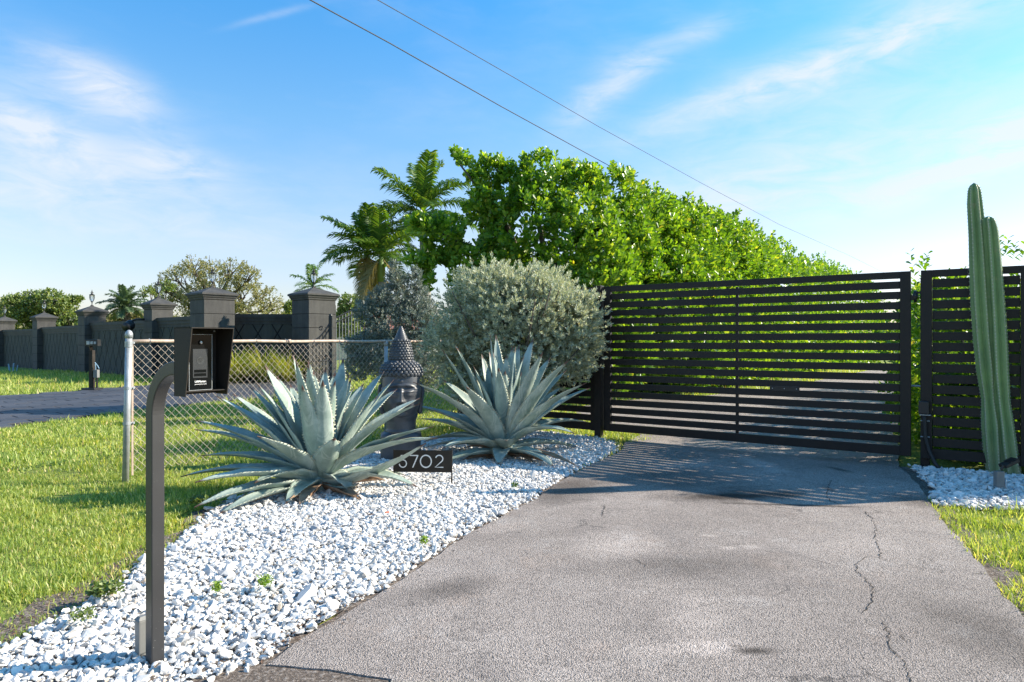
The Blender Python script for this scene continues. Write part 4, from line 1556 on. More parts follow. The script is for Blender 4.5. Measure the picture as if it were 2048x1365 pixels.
D = 46
tb = wp(430, 700, D)
tb.z = gz(tb.x, tb.y)
tree('spreading_tree', 'wide olive-tan tree with open crown behind the big pillars', 'tree', tb, 9,
     px_lobes([(350, 560, 34), (385, 540, 34), (420, 548, 40), (465, 545, 36), (500, 560, 34), (440, 590, 50), (395, 585, 42), (490, 595, 44), (530, 600, 36), (548, 622, 28), (340, 590, 24), (365, 615, 34),
               (460, 625, 45), (520, 640, 40), (390, 630, 36), (318, 578, 16)], D, .85), 6400, .165, M['oak_leaf'], .34, -.02, seed=3, rmin=.35)
D = 44
tb = wp(85, 700, D)
tb.z = gz(tb.x, tb.y)
tree('broadleaf_tree', 'dense dark-green tree behind the leftmost wall pillars', 'tree', tb, 5,
     px_lobes([(30, 615, 32), (65, 610, 34), (100, 605, 32), (128, 612, 26), (150, 600, 12), (80, 635, 42), (125, 638, 34), (40, 645, 36), (140, 655, 22), (160, 598, 6), (95, 660, 40)], D, .8),
     3400, .24, M['dark_leaf'], .22, -.2, seed=9, rmin=.6)
tb = wp(-15, 700, 50)
tb.z = gz(tb.x, tb.y)
tree('broadleaf_tree', 'lighter green tree at the very left edge of the photo', 'tree', tb, 5,
     px_lobes([(-20, 625, 34), (12, 618, 22), (-60, 630, 45), (10, 645, 30)], 50, .8), 1300, .26, M['oak_leaf'], .22, -.2, seed=9, rmin=.6)
D = 40
tb = wp(700, 700, D)
tb.z = gz(tb.x, tb.y)
tree('broadleaf_tree', 'rounded dark tree between the right pillar and the palm trunks', 'tree', tb, 5,
     px_lobes([(700, 608, 24), (690, 630, 24), (715, 630, 26), (700, 655, 30), (680, 660, 18)], D, .9), 1500, .2, M['dark_leaf'], .2, -.25, seed=2, rmin=.6)
D = 55
tb = wp(578, 700, D)
tb.z = gz(tb.x, tb.y)
tree('broadleaf_tree', 'small dark tree just left of the right big pillar', 'tree', tb, 4, px_lobes([(577, 615, 12), (574, 640, 16)], D), 400, .25, M['dark_leaf'], .2, -.3, rmin=.6)
D = 38
tb = wp(300, 700, D)
tb.z = gz(tb.x, tb.y)
tree('sparse_tree', 'thin wispy tree left of the spreading tree above the wall', 'tree', tb, 5, px_lobes([(298, 582, 14), (285, 588, 10), (312, 588, 12), (335, 575, 16)], D), 330, .16, M['dark_leaf'], .12, -.1, rmin=.2)
# low far belt of vegetation closing the horizon
bel = []
for k in range(64):
    x = -75+k*2.9
    bel.append(((x, 74+random.uniform(-3, 3)+abs(x)*.05, .6), (2.9, 2.6, random.uniform(2.0, 3.6))))
P, Nn = lobes_shell(bel, 8200, .8, 1.05, lambda p_, n_: n_[:, 1] < .3)
pp, ff, u_, ll, ww = shoots(P, Nn, 4, .55, .6, .3, 1.0, .4, .5)
o = link('far_wood', scatter('far_wood', pp, ff, u_, ll, ww, T_OBOV4, M['oak_leaf']))
tag(o, 'low far belt of bushes closing the horizon', 'wood', kind='stuff')
# low olive shrubs behind wall
sh = px_lobes([(245, 650, 30), (215, 650, 24), (275, 645, 24), (330, 645, 26), (190, 655, 22)], 34, .8)
P, Nn = lobes_shell(sh, 1500, .7, 1.05)
pp, ff, u_, ll, ww = shoots(P, Nn, 5, .2, .5, .3, 1.0, .2, .5)
o = link('shrub', scatter('shrub', pp, ff, u_, ll, ww, T_OBOV4, M['oak_leaf']))
tag(o, 'low olive shrubbery behind the wall around the small date palm', 'shrub', kind='stuff')


# --- palms
def palm(name, label, base, top, trunk_r, fronds, flen, mat, leafL, nl=46, shaft=True, dry=0, barkm='pale_bark', group=None, droop=.62, width=.035):
    base, top = Vector(base), Vector(top)
    t_ = empty(name, base, 0, label, 'palm', group)
    mb = MB()
    n = 14
    pts = [base.lerp(top, i/n)+Vector((.12*math.sin(i*.25), 0, 0))-base for i in range(n+1)]
    mb.tube(pts, [trunk_r*(1.2-.35*(i/n)+.04*math.sin(i*2.3)) for i in range(n+1)], 10)
    mb.build('trunk', M[barkm], t_, True)
    loc_top = pts[-1]
    if shaft:
        mb = MB()
        mb.tube([loc_top-Vector((0, 0, .1)), loc_top+Vector((0, 0, .45)), loc_top+Vector((0, 0, 1.0))], [trunk_r*1.0, trunk_r*1.1, trunk_r*.5], 10)
        mb.build('crownshaft', M['palm_shaft'], t_, True)
        loc_top = loc_top+Vector((0, 0, .95))
    for fi in range(fronds):
        az = fi*2.399+random.uniform(-.2, .2)
        rank = fi/fronds
        el = R(82-100*rank) if not dry or fi < fronds-dry else R(-50)
        L = flen*random.uniform(.85, 1.08)
        d = Vector((math.cos(az)*math.cos(el), math.sin(az)*math.cos(el), math.sin(el)))
        pts, p_ = [], loc_top.copy()
        seg = 12
        dd = d.copy()
        for k in range(seg+1):
            pts.append(p_.copy())
            p_ = p_+dd*(L/seg)
            dd = (dd+Vector((0, 0, -droop*.17*(1-.3*rank)))+Vector((.012, 0, 0))).normalized()
        mb = MB()
        mb.tube(pts, [.035*(1-.85*k/seg) for k in range(seg+1)], 4, False)
        V, F = [], []
        for k in range(nl):
            s = .12+.86*k/nl
            i = int(s*seg)
            fr = s*seg-i
            q = pts[i].lerp(pts[min(i+1, seg)], fr)
            tg = (pts[min(i+1, seg)]-pts[i]).normalized()
            side = tg.cross(Vector((0, 0, 1)))
            if side.length < .1:
                side = Vector((1, 0, 0))
            side.normalize()
            up = side.cross(tg)
            ll_ = leafL*math.sin(PI*(.12+.80*s))**.6
            for sg in (-1, 1):
                ld = (side*sg*1.0+tg*.75+up*random.uniform(-.1, .55)).normalized()
                mid_ = q+ld*ll_*.5
                tip = q+ld*ll_*.88+Vector((0, 0, -ll_*.34*random.uniform(.4, 1.2)))
                wv = tg*width*.5
                b0 = len(V)
                V += [q-wv*.6, q+wv*.6, mid_+wv, mid_-wv, tip]
                F += [(b0, b0+1, b0+2, b0+3), (b0+3, b0+2, b0+4)]
        mb.add(V, F)
        mb.build('frond', M['palm_dry'] if (dry and fi >= fronds-dry) else mat, t_)
    return t_


D = 31
pb = wp(846, 640, D)
pb.z = gz(pb.x, pb.y)
palm('royal_palm', 'tallest palm with feathery windswept crown left of the hedge', pb, wp(848, 468, D), .22, 17, 2.9, M['palm_leaf'], .85, 64, True, 0, width=.075, group='palms left of the hedge')
D = 29
pb = wp(760, 640, D)
pb.z = gz(pb.x, pb.y)
palm('royal_palm', 'lower palm with drooping crown and brown skirt behind the dark bush', pb, wp(764, 560, D), .16, 15, 2.4, M['palm_leaf'], .72, 56, True, 3, width=.07, group='palms left of the hedge')
D = 30
pb = wp(732, 640, D)
pb.z = gz(pb.x, pb.y)
palm('royal_palm', 'leftmost palm of the cluster with thick pale trunk', pb, wp(735, 552, D), .19, 17, 2.35, M['palm_leaf'], .76, 58, True, 2, width=.07, group='palms left of the hedge')
D = 50
pb = wp(625, 640, D)
pb.z = gz(pb.x, pb.y)
palm('royal_palm', 'small distant palm rising behind the right pillar lantern', pb, wp(627, 600, D), .16, 12, 2.0, M['palm_leaf'], .7, 26, True, 0, width=.07)
D = 33
pb = wp(250, 660, D)
pb.z = gz(pb.x, pb.y)
palm('date_palm', 'small grey-green date palm above the wall left of the floodlight', pb, wp(251, 615, D), .20, 26, 1.25, M['date_leaf'], .34, 40, False, 0, 'bark', droop=.7, width=.05)

# ------------------------------------------------------------------ gate and slatted fences
gL = Vector((1.13, 8.36, 0))
gR = Vector((3.81, 6.50, 0))
gex = (gR-gL).normalized()
gn = Vector((gex.y, -gex.x, 0))       # towards camera side (left-down)
if gn.y > 0:
    gn = -gn
GB = Matrix((gex, -gn, Vector((0, 0, 1)))).transposed()    # local x along gate, y away from camera
rot_g = math.atan2(gex.y, gex.x)


def fence_part(parent, name, x, z, sx, sz, sy, yoff=0.0, mat=None, bev=.003):
    mb = MB()
    mb.box((x, yoff, z), (sx, sy, sz), None, bev)
    return mb.build(name, mat or M['black_wood'], parent)


def xalong(px):
    """distance along the gate line of the point seen at pixel column px"""
    k = (px-1024)/1367.0
    # gL.x + s*ex.x = k*(gL.y + s*ex.y)
    return (k*gL.y-gL.x)/(gex.x-k*gex.y)


gate = empty('driveway_gate', gL, rot_g, 'black horizontal-slat driveway gate closing the asphalt drive', 'gate')
s0, s1 = xalong(1209), xalong(1823)
zb, zt = .105, 1.865
st_w = xalong(1823)-xalong(1801)
smid = (xalong(1470)+xalong(1477))/2
fence_part(gate, 'stile', s0+.045, (zb+zt)/2, .09, zt-zb, .05)
fence_part(gate, 'stile', s1-.045, (zb+zt)/2, .09, zt-zb, .05)
fence_part(gate, 'top_rail', (s0+s1)/2, zt-.0325, s1-s0-.182, .065, .048)
fence_part(gate, 'bottom_rail', (s0+s1)/2, zb+.045, s1-s0-.182, .09, .048)
NS = 16
z_lo, z_hi = zb+.09, zt-.065
pitch = (z_hi-z_lo+.0)/(NS+1)
gap = .0262
slat_h = pitch*(NS+1)/NS*1.0-gap*(NS+1)/NS
z = z_lo+gap
slat_me = None
for k in range(NS):
    if slat_me is None:
        o = fence_part(gate, 'slat', 0, 0, s1-s0-.184, slat_h, .011, 0.0)
        slat_me = o.data
    else:
        o = link('slat', slat_me, None, gate)
    o.location = ((s0+s1)/2, 0, z+slat_h/2)
    z += slat_h+gap
fence_part(gate, 'mid_stile', smid, (zb+zt)/2, .03, zt-zb-.15, .03, .028)
# warning plate on one slat
fence_part(gate, 'lock_plate', xalong(1570), 1.2-89/1367*7.35-.02, .30, .055, .006, -.0095, M['black_metal'])
for dx in (-.12, 0, .12):
    fence_part(gate, 'screw', xalong(1570)+dx, 1.2-89/1367*7.35-.02, .008, .008, .004, -.0145, M['galv'], 0)

# left post + left fence run
lp = empty('gate_post', gL+gex*(xalong(1201)), rot_g, 'dark square post at the left end of the gate', 'post')
fence_part(lp, 'post', 0, .93, .085, 1.86, .085, -.04)
fence_part(lp, 'post_cap', 0, 1.867, .095, .014, .095, -.04, M['black_metal'])


def slat_fence(name, label, sa, sb, panels, off=0.0):
    t_ = empty(name, gL+gex*sa, rot_g, label, 'fence')
    L = sb-sa
    me = None
    for (a, b) in panels:
        a, b = a-sa, b-sa
        fence_part(t_, 'stile', a+.045, .98, .09, 1.77, .05, off)
        fence_part(t_, 'stile', b-.045, .98, .09, 1.77, .05, off)
        fence_part(t_, 'top_rail', (a+b)/2, 1.8325, b-a-.182, .065, .048, off)
        fence_part(t_, 'bottom_rail', (a+b)/2, .145, b-a-.182, .09, .048, off)
        gap = .020
        zz = .19+gap
        sh_ = (1.80-.19-gap*17)/16
        me = None
        for k in range(16):
            if me is None:
                o = fence_part(t_, 'slat', 0, 0, b-a-.184, sh_, .014)
                me = o.data
            else:
                o = link('slat', me, None, t_)
            o.location = ((a+b)/2, off+.004, zz+sh_/2)
            zz += sh_+gap
    return t_


slat_fence('slatted_fence', 'low-lying slatted fence run hidden behind the silver bush and right agave', -2.3, xalong(1196), [(-2.3, xalong(1196))])
rf0 = xalong(1843)
RE = (5.26-1.13)/gex.x
rfence = slat_fence('slatted_fence', 'black horizontal-slat fence behind the tall cactus at the right', rf0, RE, [(rf0+.0, (rf0+RE)/2), ((rf0+RE)/2+.002, RE)])
rp = empty('gate_post', gL+gex*(rf0+.03), rot_g, 'dark square post between the gate and the right fence', 'post')
fence_part(rp, 'post', 0, .90, .075, 1.80, .075, .07)
# gate operator box + conduit on the fence stile
ob = empty('control_box', gL+gex*(xalong(1850)), rot_g, 'small black control box with conduit on the right fence stile', 'box')
zc = 1.2-(815-683)/1367*6.45
fence_part(ob, 'box', 0, zc, .085, .12, .07, -.065, M['black_metal'], .008)
fence_part(ob, 'bracket', .01, zc-.068, .09, .008, .05, -.06, M['galv'], .001)
mb = MB()
mb.tube([(.0, -.06, zc-.06), (.005, -.06, .45), (.01, -.065, .30), (.04, -.075, .18), (.09, -.10, .07), (.14, -.12, .0)], .018, 8)
mb.build('conduit', M['cable'], ob, True)
for q in (.45, .30):
    mb = MB()
    mb.tube([(-.03, -.035, q), (.045, -.035, q)], .006, 5)
    mb.build('clip', M['galv'], ob)
# catch roller between gate and fence
rc = empty('gate_catch', gL+gex*(xalong(1832)), rot_g, 'round black catch between the gate and right fence near the top', 'catch')
zc = 1.2+(683-594)/1367*6.5
mb = MB()
mb.tube([(-.012, -.01, zc), (.012, -.01, zc)], .058, 16)
mb.tube([(-.02, -.01, zc), (.02, -.01, zc)], .025, 12)
mb.build('roller', M['black_metal'], rc)
mb = MB()
mb.box((0.03, 0, zc+.035), (.07, .02, .02))
mb.box((-.03, 0, zc-.01), (.05, .02, .05))
mb.build('bracket', M['black_metal'], rc)
arm = empty('steel_rod', gL+gex*(xalong(1835)), rot_g, 'bright steel rod crossing the gap between gate and fence', 'rod')
mb = MB()
zc = 1.2-(772-683)/1367*6.6
mb.tube([(-.20, .05, zc), (.10, .05, zc)], .009, 8)
mb.build('rod', M['galv'], arm)

# ------------------------------------------------------------------ chain link fence
cf0 = Vector((-3.285, 5.80, 0))
cu = Vector((.581, .814, 0))
cang = math.atan2(cu.y, cu.x)
CL = 4.75
clf = empty('chain_link_fence', cf0, cang, 'galvanised chain link fence with rusty top rail left of the statue', 'fence')


def post(x, r, h, lean=(0, 0), nm='post', mat=None):
    mb = MB()
    mb.tube([(x, 0, -.03), (x+lean[0], lean[1], h)], r, 14)
    p_ = mb.build(nm, mat or M['galv'], clf, True)
    mb = MB()
    mb.lathe([(r*1.12, h-.03), (r*1.15, h+.005), (r*.95, h+.022), (r*.5, h+.036), (.002, h+.04)], (x+lean[0], lean[1], 0), 14)
    mb.build('cap', M['galv'], p_, True)
    return p_


cp = post(0, .0265, 1.255, (0.02, -.02), 'corner_post')
for z_, b_ in ((1.185, 1), (1.16, 0), (.80, 1), (.50, 1)):
    mb = MB()
    mb.lathe([(.030, z_-.012), (.0305, z_+.012)], (.016*z_, -.016*z_, 0), 14)
    if b_:
        mb.box((.045, -.012, z_), (.05, .010, .018))
        mb.tube([(.055, -.035, z_), (.055, .02, z_)], .006, 6)
    mb.build('band', M['galv'], cp)
post(3.03, .022, 1.17, (0, 0), 'line_post')
post(CL, .022, 1.17, (0, 0), 'line_post')
mb = MB()
n = 24
mb.tube([(.03+(CL-.03)*i/n, 0, 1.197+.003*math.sin(i*1.3)) for i in range(n+1)], .0168, 10)
mb.build('top_rail', M['rusty'], clf, True)
mb = MB()
mb.tube([(1.62, 0, 1.197), (1.66, 0, 1.197)], .0215, 10)
mb.build('rail_sleeve', M['rusty'], clf, True)
mb = MB()
mb.box((.058, 0, .61), (.016, .005, 1.12))
mb.build('tension_bar', M['rusty'], clf)
# mesh: zigzag wires, each a vertical spiral flattened, linked with the next
mb = MB()
DWm = .068
z_top, z_bot = 1.165, .06
nz = int((z_top-z_bot)/(DWm/2))
ncol = int((CL-.07)/(DWm/2))


def slack(x, z):
    return .010*math.sin(x*2.1+z*3), .006*math.sin(x*5+z*7)


V, F = [], []
wr = .0021
for i in range(ncol):
    pts = []
    for k in range(nz+1):
        side = (k+i) % 2
        x = .062+i*DWm/2+(DWm/2 if side else 0)
        z = z_top-k*DWm/2
        dy, dx = slack(x, z)
        dy += .0022*(1 if (k % 2) else -1)
        pts.append((x+dx, dy, z))
    b0 = len(V)
    for q in pts:
        for a in range(3):
            an = 2*PI*a/3
            V.append((q[0]+math.cos(an)*wr*1.3, q[1]+math.sin(an)*wr, q[2]))
    for k in range(nz):
        for a in range(3):
            a2 = (a+1) % 3
            F.append((b0+k*3+a, b0+k*3+a2, b0+(k+1)*3+a2, b0+(k+1)*3+a))
mb.add(V, F)
wm = mb.build('wire_mesh', M['wire'], clf)
wm['kind'] = 'stuff'
mb = MB()
for x in [.35*i+.2 for i in range(13)]:
    mb.tube([(x, .0, 1.165), (x+.004, -.022, 1.20), (x, 0, 1.222), (x, .02, 1.19)], .003, 4, False)
mb.build('tie_wire', M['galv'], clf)

# ------------------------------------------------------------------ intercom post
kp = Vector((-1.315, 2.515, 0))
kv = Vector((.814, -.581, 0))
ku = Vector((.581, .814, 0))
kang = math.atan2(kv.y, kv.x)
ic = empty('intercom_post', kp, kang, 'dark gooseneck post carrying a hooded video intercom in the left foreground', 'intercom')
# local x = facing direction, y = along face
SQ = .0475


def square_sweep(path, h, mb):
    """square tube in the xz plane"""
    n = len(path)
    vs, fs = [], []
    for i, (x, z) in enumerate(path):
        if i == 0:
            tx, tz = path[1][0]-x, path[1][1]-z
        elif i == n-1:
            tx, tz = x-path[i-1][0], z-path[i-1][1]
        else:
            tx, tz = path[i+1][0]-path[i-1][0], path[i+1][1]-path[i-1][1]
        l_ = math.hypot(tx, tz)
        nx_, nz_ = -tz/l_, tx/l_
        for (sn, sy) in ((-1, -1), (1, -1), (1, 1), (-1, 1)):
            vs.append((x+nx_*sn*h/2, sy*h/2, z+nz_*sn*h/2))
    for i in range(n-1):
        for k in range(4):
            k2 = (k+1) % 4
            fs.append((i*4+k, i*4+k2, (i+1)*4+k2, (i+1)*4+k))
    fs.append((0, 1, 2, 3))
    fs.append(tuple((n-1)*4+k for k in (3, 2, 1, 0)))
    mb.add(vs, fs)


Rb = .175
path = [(0, -.03), (0, .3), (0, .6), (0, .93)]
for k in range(1, 17):
    a = k/16*PI/2
    path.append((Rb-Rb*math.cos(a), .93+Rb*math.sin(a)))
path.append((.285, .93+Rb))
mb = MB()
square_sweep(path, SQ, mb)
po = mb.build('gooseneck_tube', None, ic)
m, t, b = principled('speckled_bronze_coat', (0.03, 0.03, 0.03), 0.42, 0, 0.45)
co = objco(t)
n2 = t.noise(co, 420, 2, 0.5)
n1 = t.noise(co, 5, 4, 0.5)
vz = t.node('ShaderNodeTexVoronoi', ins={'Vector': co, 'Scale': 70.0})
sepz = t.node('ShaderNodeSeparateXYZ', ins={0: co})
low = t.ramp(sepz.outputs['Z'], [(0.0, 1.0), (0.35, 0.25), (1.0, 0.1)])
dust = t.math('MULTIPLY', t.ramp(vz.outputs['Distance'], [(0.05, 1.0), (0.11, 0.0)]), low)
cbase = t.mix(t.ramp(n1, [(0.3, 0.0), (0.7, 1.0)]), (0.030, 0.030, 0.031), (0.042, 0.042, 0.043))
t.l.new(t.mix(dust, cbase, (0.4, 0.4, 0.38)), b.inputs['Base Color'])
bump(t, b, n2, 0.25, 0.001)
M['bronze_speckle'] = m
po.data.materials.append(m)
bv = po.modifiers.new('bevel', 'BEVEL')
bv.width = .0035
bv.segments = 2
bv.angle_limit = R(50)

# hood
hx0, hx1 = .275, .385
hw2 = .076
ht, hb_ = 1.245, 1.018
th_ = .003
hood = MB()


def plate(mb, pts, nvec, th):
    pts = [Vector(p) for p in pts]
    nvec = Vector(nvec).normalized()*th
    n = len(pts)
    mb.add(pts+[p+nvec for p in pts], [tuple(range(n-1, -1, -1)), tuple(range(n, 2*n))]+[(i, (i+1) % n, n+(i+1) % n, n+i) for i in range(n)])


for sg in (-1, 1):
    y = sg*hw2
    plate(hood, [(hx0, y, hb_-.003), (hx1-.040, y, hb_-.003), (hx1, y, ht), (hx0, y, ht)], (0, -sg, 0), th_)
plate(hood, [(hx0, -hw2, ht), (hx1, -hw2, ht), (hx1, hw2, ht), (hx0, hw2, ht)], (0, 0, -1), th_)
plate(hood, [(hx0, -hw2, hb_), (hx0, -hw2, ht), (hx0, hw2, ht), (hx0, hw2, hb_)], (1, 0, 0), th_)
plate(hood, [(hx0, -hw2+.004, hb_+.012), (hx1-.043, -hw2+.004, hb_+.012), (hx1-.043, hw2-.004, hb_+.012), (hx0, hw2-.004, hb_+.012)], (0, 0, 1), th_)
hd = hood.build('hood', M['bronze'], ic)
for y, z in ((-.05, ht-.010), (.05, ht-.010)):
    mb = MB()
    mb.ico((hx0+.03, y, z), .004, 1)
    mb.build('rivet', M['galv'], hd)
# device
dev = MB()
dw, dh = .083, .190
dz = 1.128
dxf = .318
dev.box((dxf-.014, -.008, dz), (.028, dw, dh), None, .005)
dv = dev.build('intercom_unit', M['bronze'], ic)
mb = MB()
mb.box((dxf+.0008, -.008, dz), (.0012, dw-.003, dh-.004))
mb.build('glass_front', M['glass_black'], dv)
# bright chamfer frame
fr_ = MB()
for (yy, zz, sy, sz) in ((-.008-dw/2+.0008, dz, .0013, dh), (-.008+dw/2-.0008, dz, .0013, dh), (-.008, dz-dh/2+.0008, dw-.003, .0013), (-.008, dz+dh/2-.0008, dw-.003, .0010)):
    fr_.box((dxf+.0016, yy, zz), (.0022, sy, sz))
fr_.build('trim', M['galv'], dv)
mb = MB()
mb.tube([(dxf+.001, -.008, dz+dh*.355), (dxf+.005, -.008, dz+dh*.355)], .0075, 18, up=Vector((0, 0, 1)))
mb.build('camera_ring', M['bronze'], dv, True)
mb = MB()
mb.tube([(dxf+.0051, -.008, dz+dh*.355), (dxf+.0075, -.008, dz+dh*.355)], [.0056, .0040], 18, up=Vector((0, 0, 1)))
ln_ = mb.build('camera_lens', M['lens'], dv, True)
mb = MB()
mb.box((dxf+.0078, -.007, dz+dh*.355), (.0006, .0028, .0024))
mb.build('lens_pupil', M['glass_black'], ln_)
scr = MB()
scr.box((dxf+.0022, -.010, dz-.004), (.0008, .052, .098))
sc_ = scr.build('screen', M['lcd'], dv)
mb = MB()
mb.tube([(dxf+.0027, -.010, dz+.006), (dxf+.0031, -.010, dz+.006)], .0135, 20, up=Vector((0, 0, 1)))
mb.build('screen_disc', M['gray_ink'], sc_)
for zz in (-.030, -.0425):
    mb = MB()
    mb.box((dxf+.0029, -.010, dz+zz), (.0004, .043, .0095))
    mb.build('screen_button', M['glass_black'], sc_)


def text(name, body, size, loc, rot, mat, parent, ext=.0006, sx=1.0, align='CENTER', off=0.0):
    cu_ = bpy.data.curves.new(name, 'FONT')
    cu_.body = body
    cu_.size = size
    cu_.extrude = ext
    cu_.offset = off
    cu_.align_x = align
    cu_.align_y = 'CENTER'
    tmp = bpy.data.objects.new(name+'_tmp', cu_)
    COL.objects.link(tmp)
    dg = bpy.context.evaluated_depsgraph_get()
    me = bpy.data.meshes.new_from_object(tmp.evaluated_get(dg))
    bpy.data.objects.remove(tmp)
    me.materials.clear()
    me.materials.append(mat)
    o = link(name, me, None, parent)
    o.location = loc
    o.rotation_euler = rot
    o.scale = (sx, 1, 1)
    return o


text('lettering', 'LiftMaster.', .0098, (dxf+.0018, -.008, dz-dh*.345), (R(90), 0, R(90)), M['white_paint'], dv, .0003, 1.0, off=.00018)
text('lettering', 'powered by myQ', .0058, (dxf+.0018, -.008, dz-dh*.392), (R(90), 0, R(90)), M['white_paint'], dv, .0003)

# grey utility box behind the post base
ub = empty('junction_box', kp+Vector((-.072, .045, 0)), kang, 'small grey conduit box standing in gravel against the dark post', 'box')
mb = MB()
mb.box((0, 0, .095), (.034, .040, .125), None, .005)
mb.build('box', M['grey_box'], ub)
mb = MB()
mb.add([(-.019, -.022, .158), (.019, -.022, .158), (.019, .022, .158), (-.019, .022, .158), (-.010, -.012, .170), (.010, -.012, .170), (.010, .012, .170), (-.010, .012, .170)],
       [(0, 1, 5, 4), (1, 2, 6, 5), (2, 3, 7, 6), (3, 0, 4, 7), (4, 5, 6, 7), (3, 2, 1, 0)])
mb.build('lid', M['grey_box'], ub)
mb = MB()
mb.tube([(0, 0, -.03), (0, 0, .035)], .012, 10)
mb.build('conduit', M['grey_box'], ub)


# ------------------------------------------------------------------ agaves
def agave_leaf(B, T, Wd, bulge, axis, parent, seed, dry=False, fold=.30, hook=0.0, twist=0.0, sidebend=0.0):
    B, T, axis = Vector(B), Vector(T), Vector(axis)
    ch = T-B
    L = ch.length
    cd = ch.normalized()
    outw = Vector((ch.x, ch.y, 0))
    if outw.length < .03:
        outw = Vector((.0, -1, 0))*.05+outw
    outw.normalize()
    # inner/upper side of the leaf
    inn = Vector((0, 0, 1))*max(.12, outw.dot(cd))-outw*max(.05, cd.z)
    inn = (inn-cd*inn.dot(cd)).normalized()
    sidev = cd.cross(inn).normalized()
    C = (B+T)/2+inn*bulge*L*2+sidev*sidebend*L
    n = 26
    Wd = Wd*1.15
    rnd = random.Random(seed)
    ph1, ph2 = rnd.uniform(0, 6), rnd.uniform(0, 6)
    V, F, E, TI, AL, AC = [], [], [], [], [], []
    cols = [-1, -.86, -.5, 0, .5, .86, 1]
    rows = []
    for i in range(n+1):
        s = i/n
        P_ = B*(1-s)**2+C*2*s*(1-s)+T*s*s
        tg = ((C-B)*(1-s)+(T-C)*s).normalized()
        nn_ = (inn-tg*inn.dot(tg)).normalized()
        nn_ = (Matrix.Rotation(twist*s, 3, tg) @ nn_)
        sd_ = tg.cross(nn_).normalized()
        if hook:
            P_ = P_+nn_*hook*L*max(0, s-.55)**2*2
        if s < .38:
            q = s/.38
            w = .60+.40*(q*q*(3-2*q))
        else:
            q = (s-.38)/.62
            w = max(0.0, (1-q**1.75))**.93
        w = max(w, .018)*Wd*.5
        if s > .965:
            w = Wd*.010
        rows.append((P_, tg, nn_, sd_, w, s))
        th = (.042*(1-s)**1.1+.004)*Wd/.15
        dep = fold*w*(1-.35*s)
        top = []
        for c_ in cols:
            wav = .05*w*math.sin(s*22+ph1+(2 if c_ > 0 else 0))*abs(c_)**3
            z = dep*(abs(c_)**1.6)+wav
            top.append(P_+sd_*(c_*w)+nn_*z)
        bot = []
        for c_ in cols[1:-1]:
            z = dep*(abs(c_)**1.6)-th*(1-c_*c_)**.7
            bot.append(P_+sd_*(c_*w)+nn_*z)
        V += top+bot
        AL += [s]*12
        AC += cols+cols[1:-1]
        for c_ in cols:
            E.append(1.0 if abs(c_) == 1 else 0.0)
            TI.append(1.0 if s > .955 else (0.35 if s > .93 else 0.0))
        for c_ in cols[1:-1]:
            E.append(0.0)
            TI.append(1.0 if s > .955 else 0.0)
    m_ = 12
    for i in range(n):
        a, c_ = i*m_, (i+1)*m_
        for k in range(6):
            F.append((a+k, a+k+1, c_+k+1, c_+k))
        bl_ = [0, 7, 8, 9, 10, 11, 6]
        for k in range(6):
            F.append((a+bl_[k+1], a+bl_[k], c_+bl_[k], c_+bl_[k+1]))
    # teeth along both margins
    for sg, ci in ((-1, 0), (1, 6)):
        s = .10
        while s < .93:
            fi = s*n
            i = int(fi)
            q = V[i*m_+ci].lerp(V[(i+1)*m_+ci], fi-i)
            _, tg, nn_, sd_, w, _s = rows[i]
            hgt = rnd.uniform(.010, .020)*(1.15-.5*s)*Wd/.15
            hl = hgt*.62
            lean = rnd.uniform(-.5, .8)
            b0 = len(V)
            V += [q-tg*hl, q+tg*hl, q+sd_*sg*hgt+tg*hgt*lean, q-nn_*.0016+sd_*0]
            E += [.9, .9, .4, .9]
            AL += [s]*4
            AC += [1.0]*4
            TI += [0, 0, .45, 0]
            F += [(b0, b0+1, b0+2), (b0+1, b0+3, b0+2), (b0+3, b0, b0+2)]
            s += rnd.uniform(.020, .036)/max(.5, L)*1.0
    V = [v-parent.location for v in V]
    me = pymesh('leaf', V, F, M['agave_dry'] if dry else M['agave'], True)
    at_ = me.attributes.new('edge', 'FLOAT', 'POINT')
    at_.data.foreach_set('value', E)
    for nm_, dat in (('along', AL), ('across', AC)):
        at_ = me.attributes.new(nm_, 'FLOAT', 'POINT')
        at_.data.foreach_set('value', dat)
    at_ = me.attributes.new('tip', 'FLOAT', 'POINT')
    at_.data.foreach_set('value', TI)
    o = link('leaf', me, None, parent)
    return o


def solve_tip(px, py, B, L, sign):
    k = Vector(((px-1024)/1367.0, 1.0, (683-py)/1367.0))
    o_ = Vector((0, 0, CAMH))-B
    a = k.dot(k)
    b_ = 2*k.dot(o_)
    c_ = o_.dot(o_)-L*L
    disc = b_*b_-4*a*c_
    if disc < 0:
        t_ = -b_/(2*a)
    else:
        t_ = (-b_+sign*math.sqrt(disc))/(2*a)
    return Vector((0, 0, CAMH))+k*t_


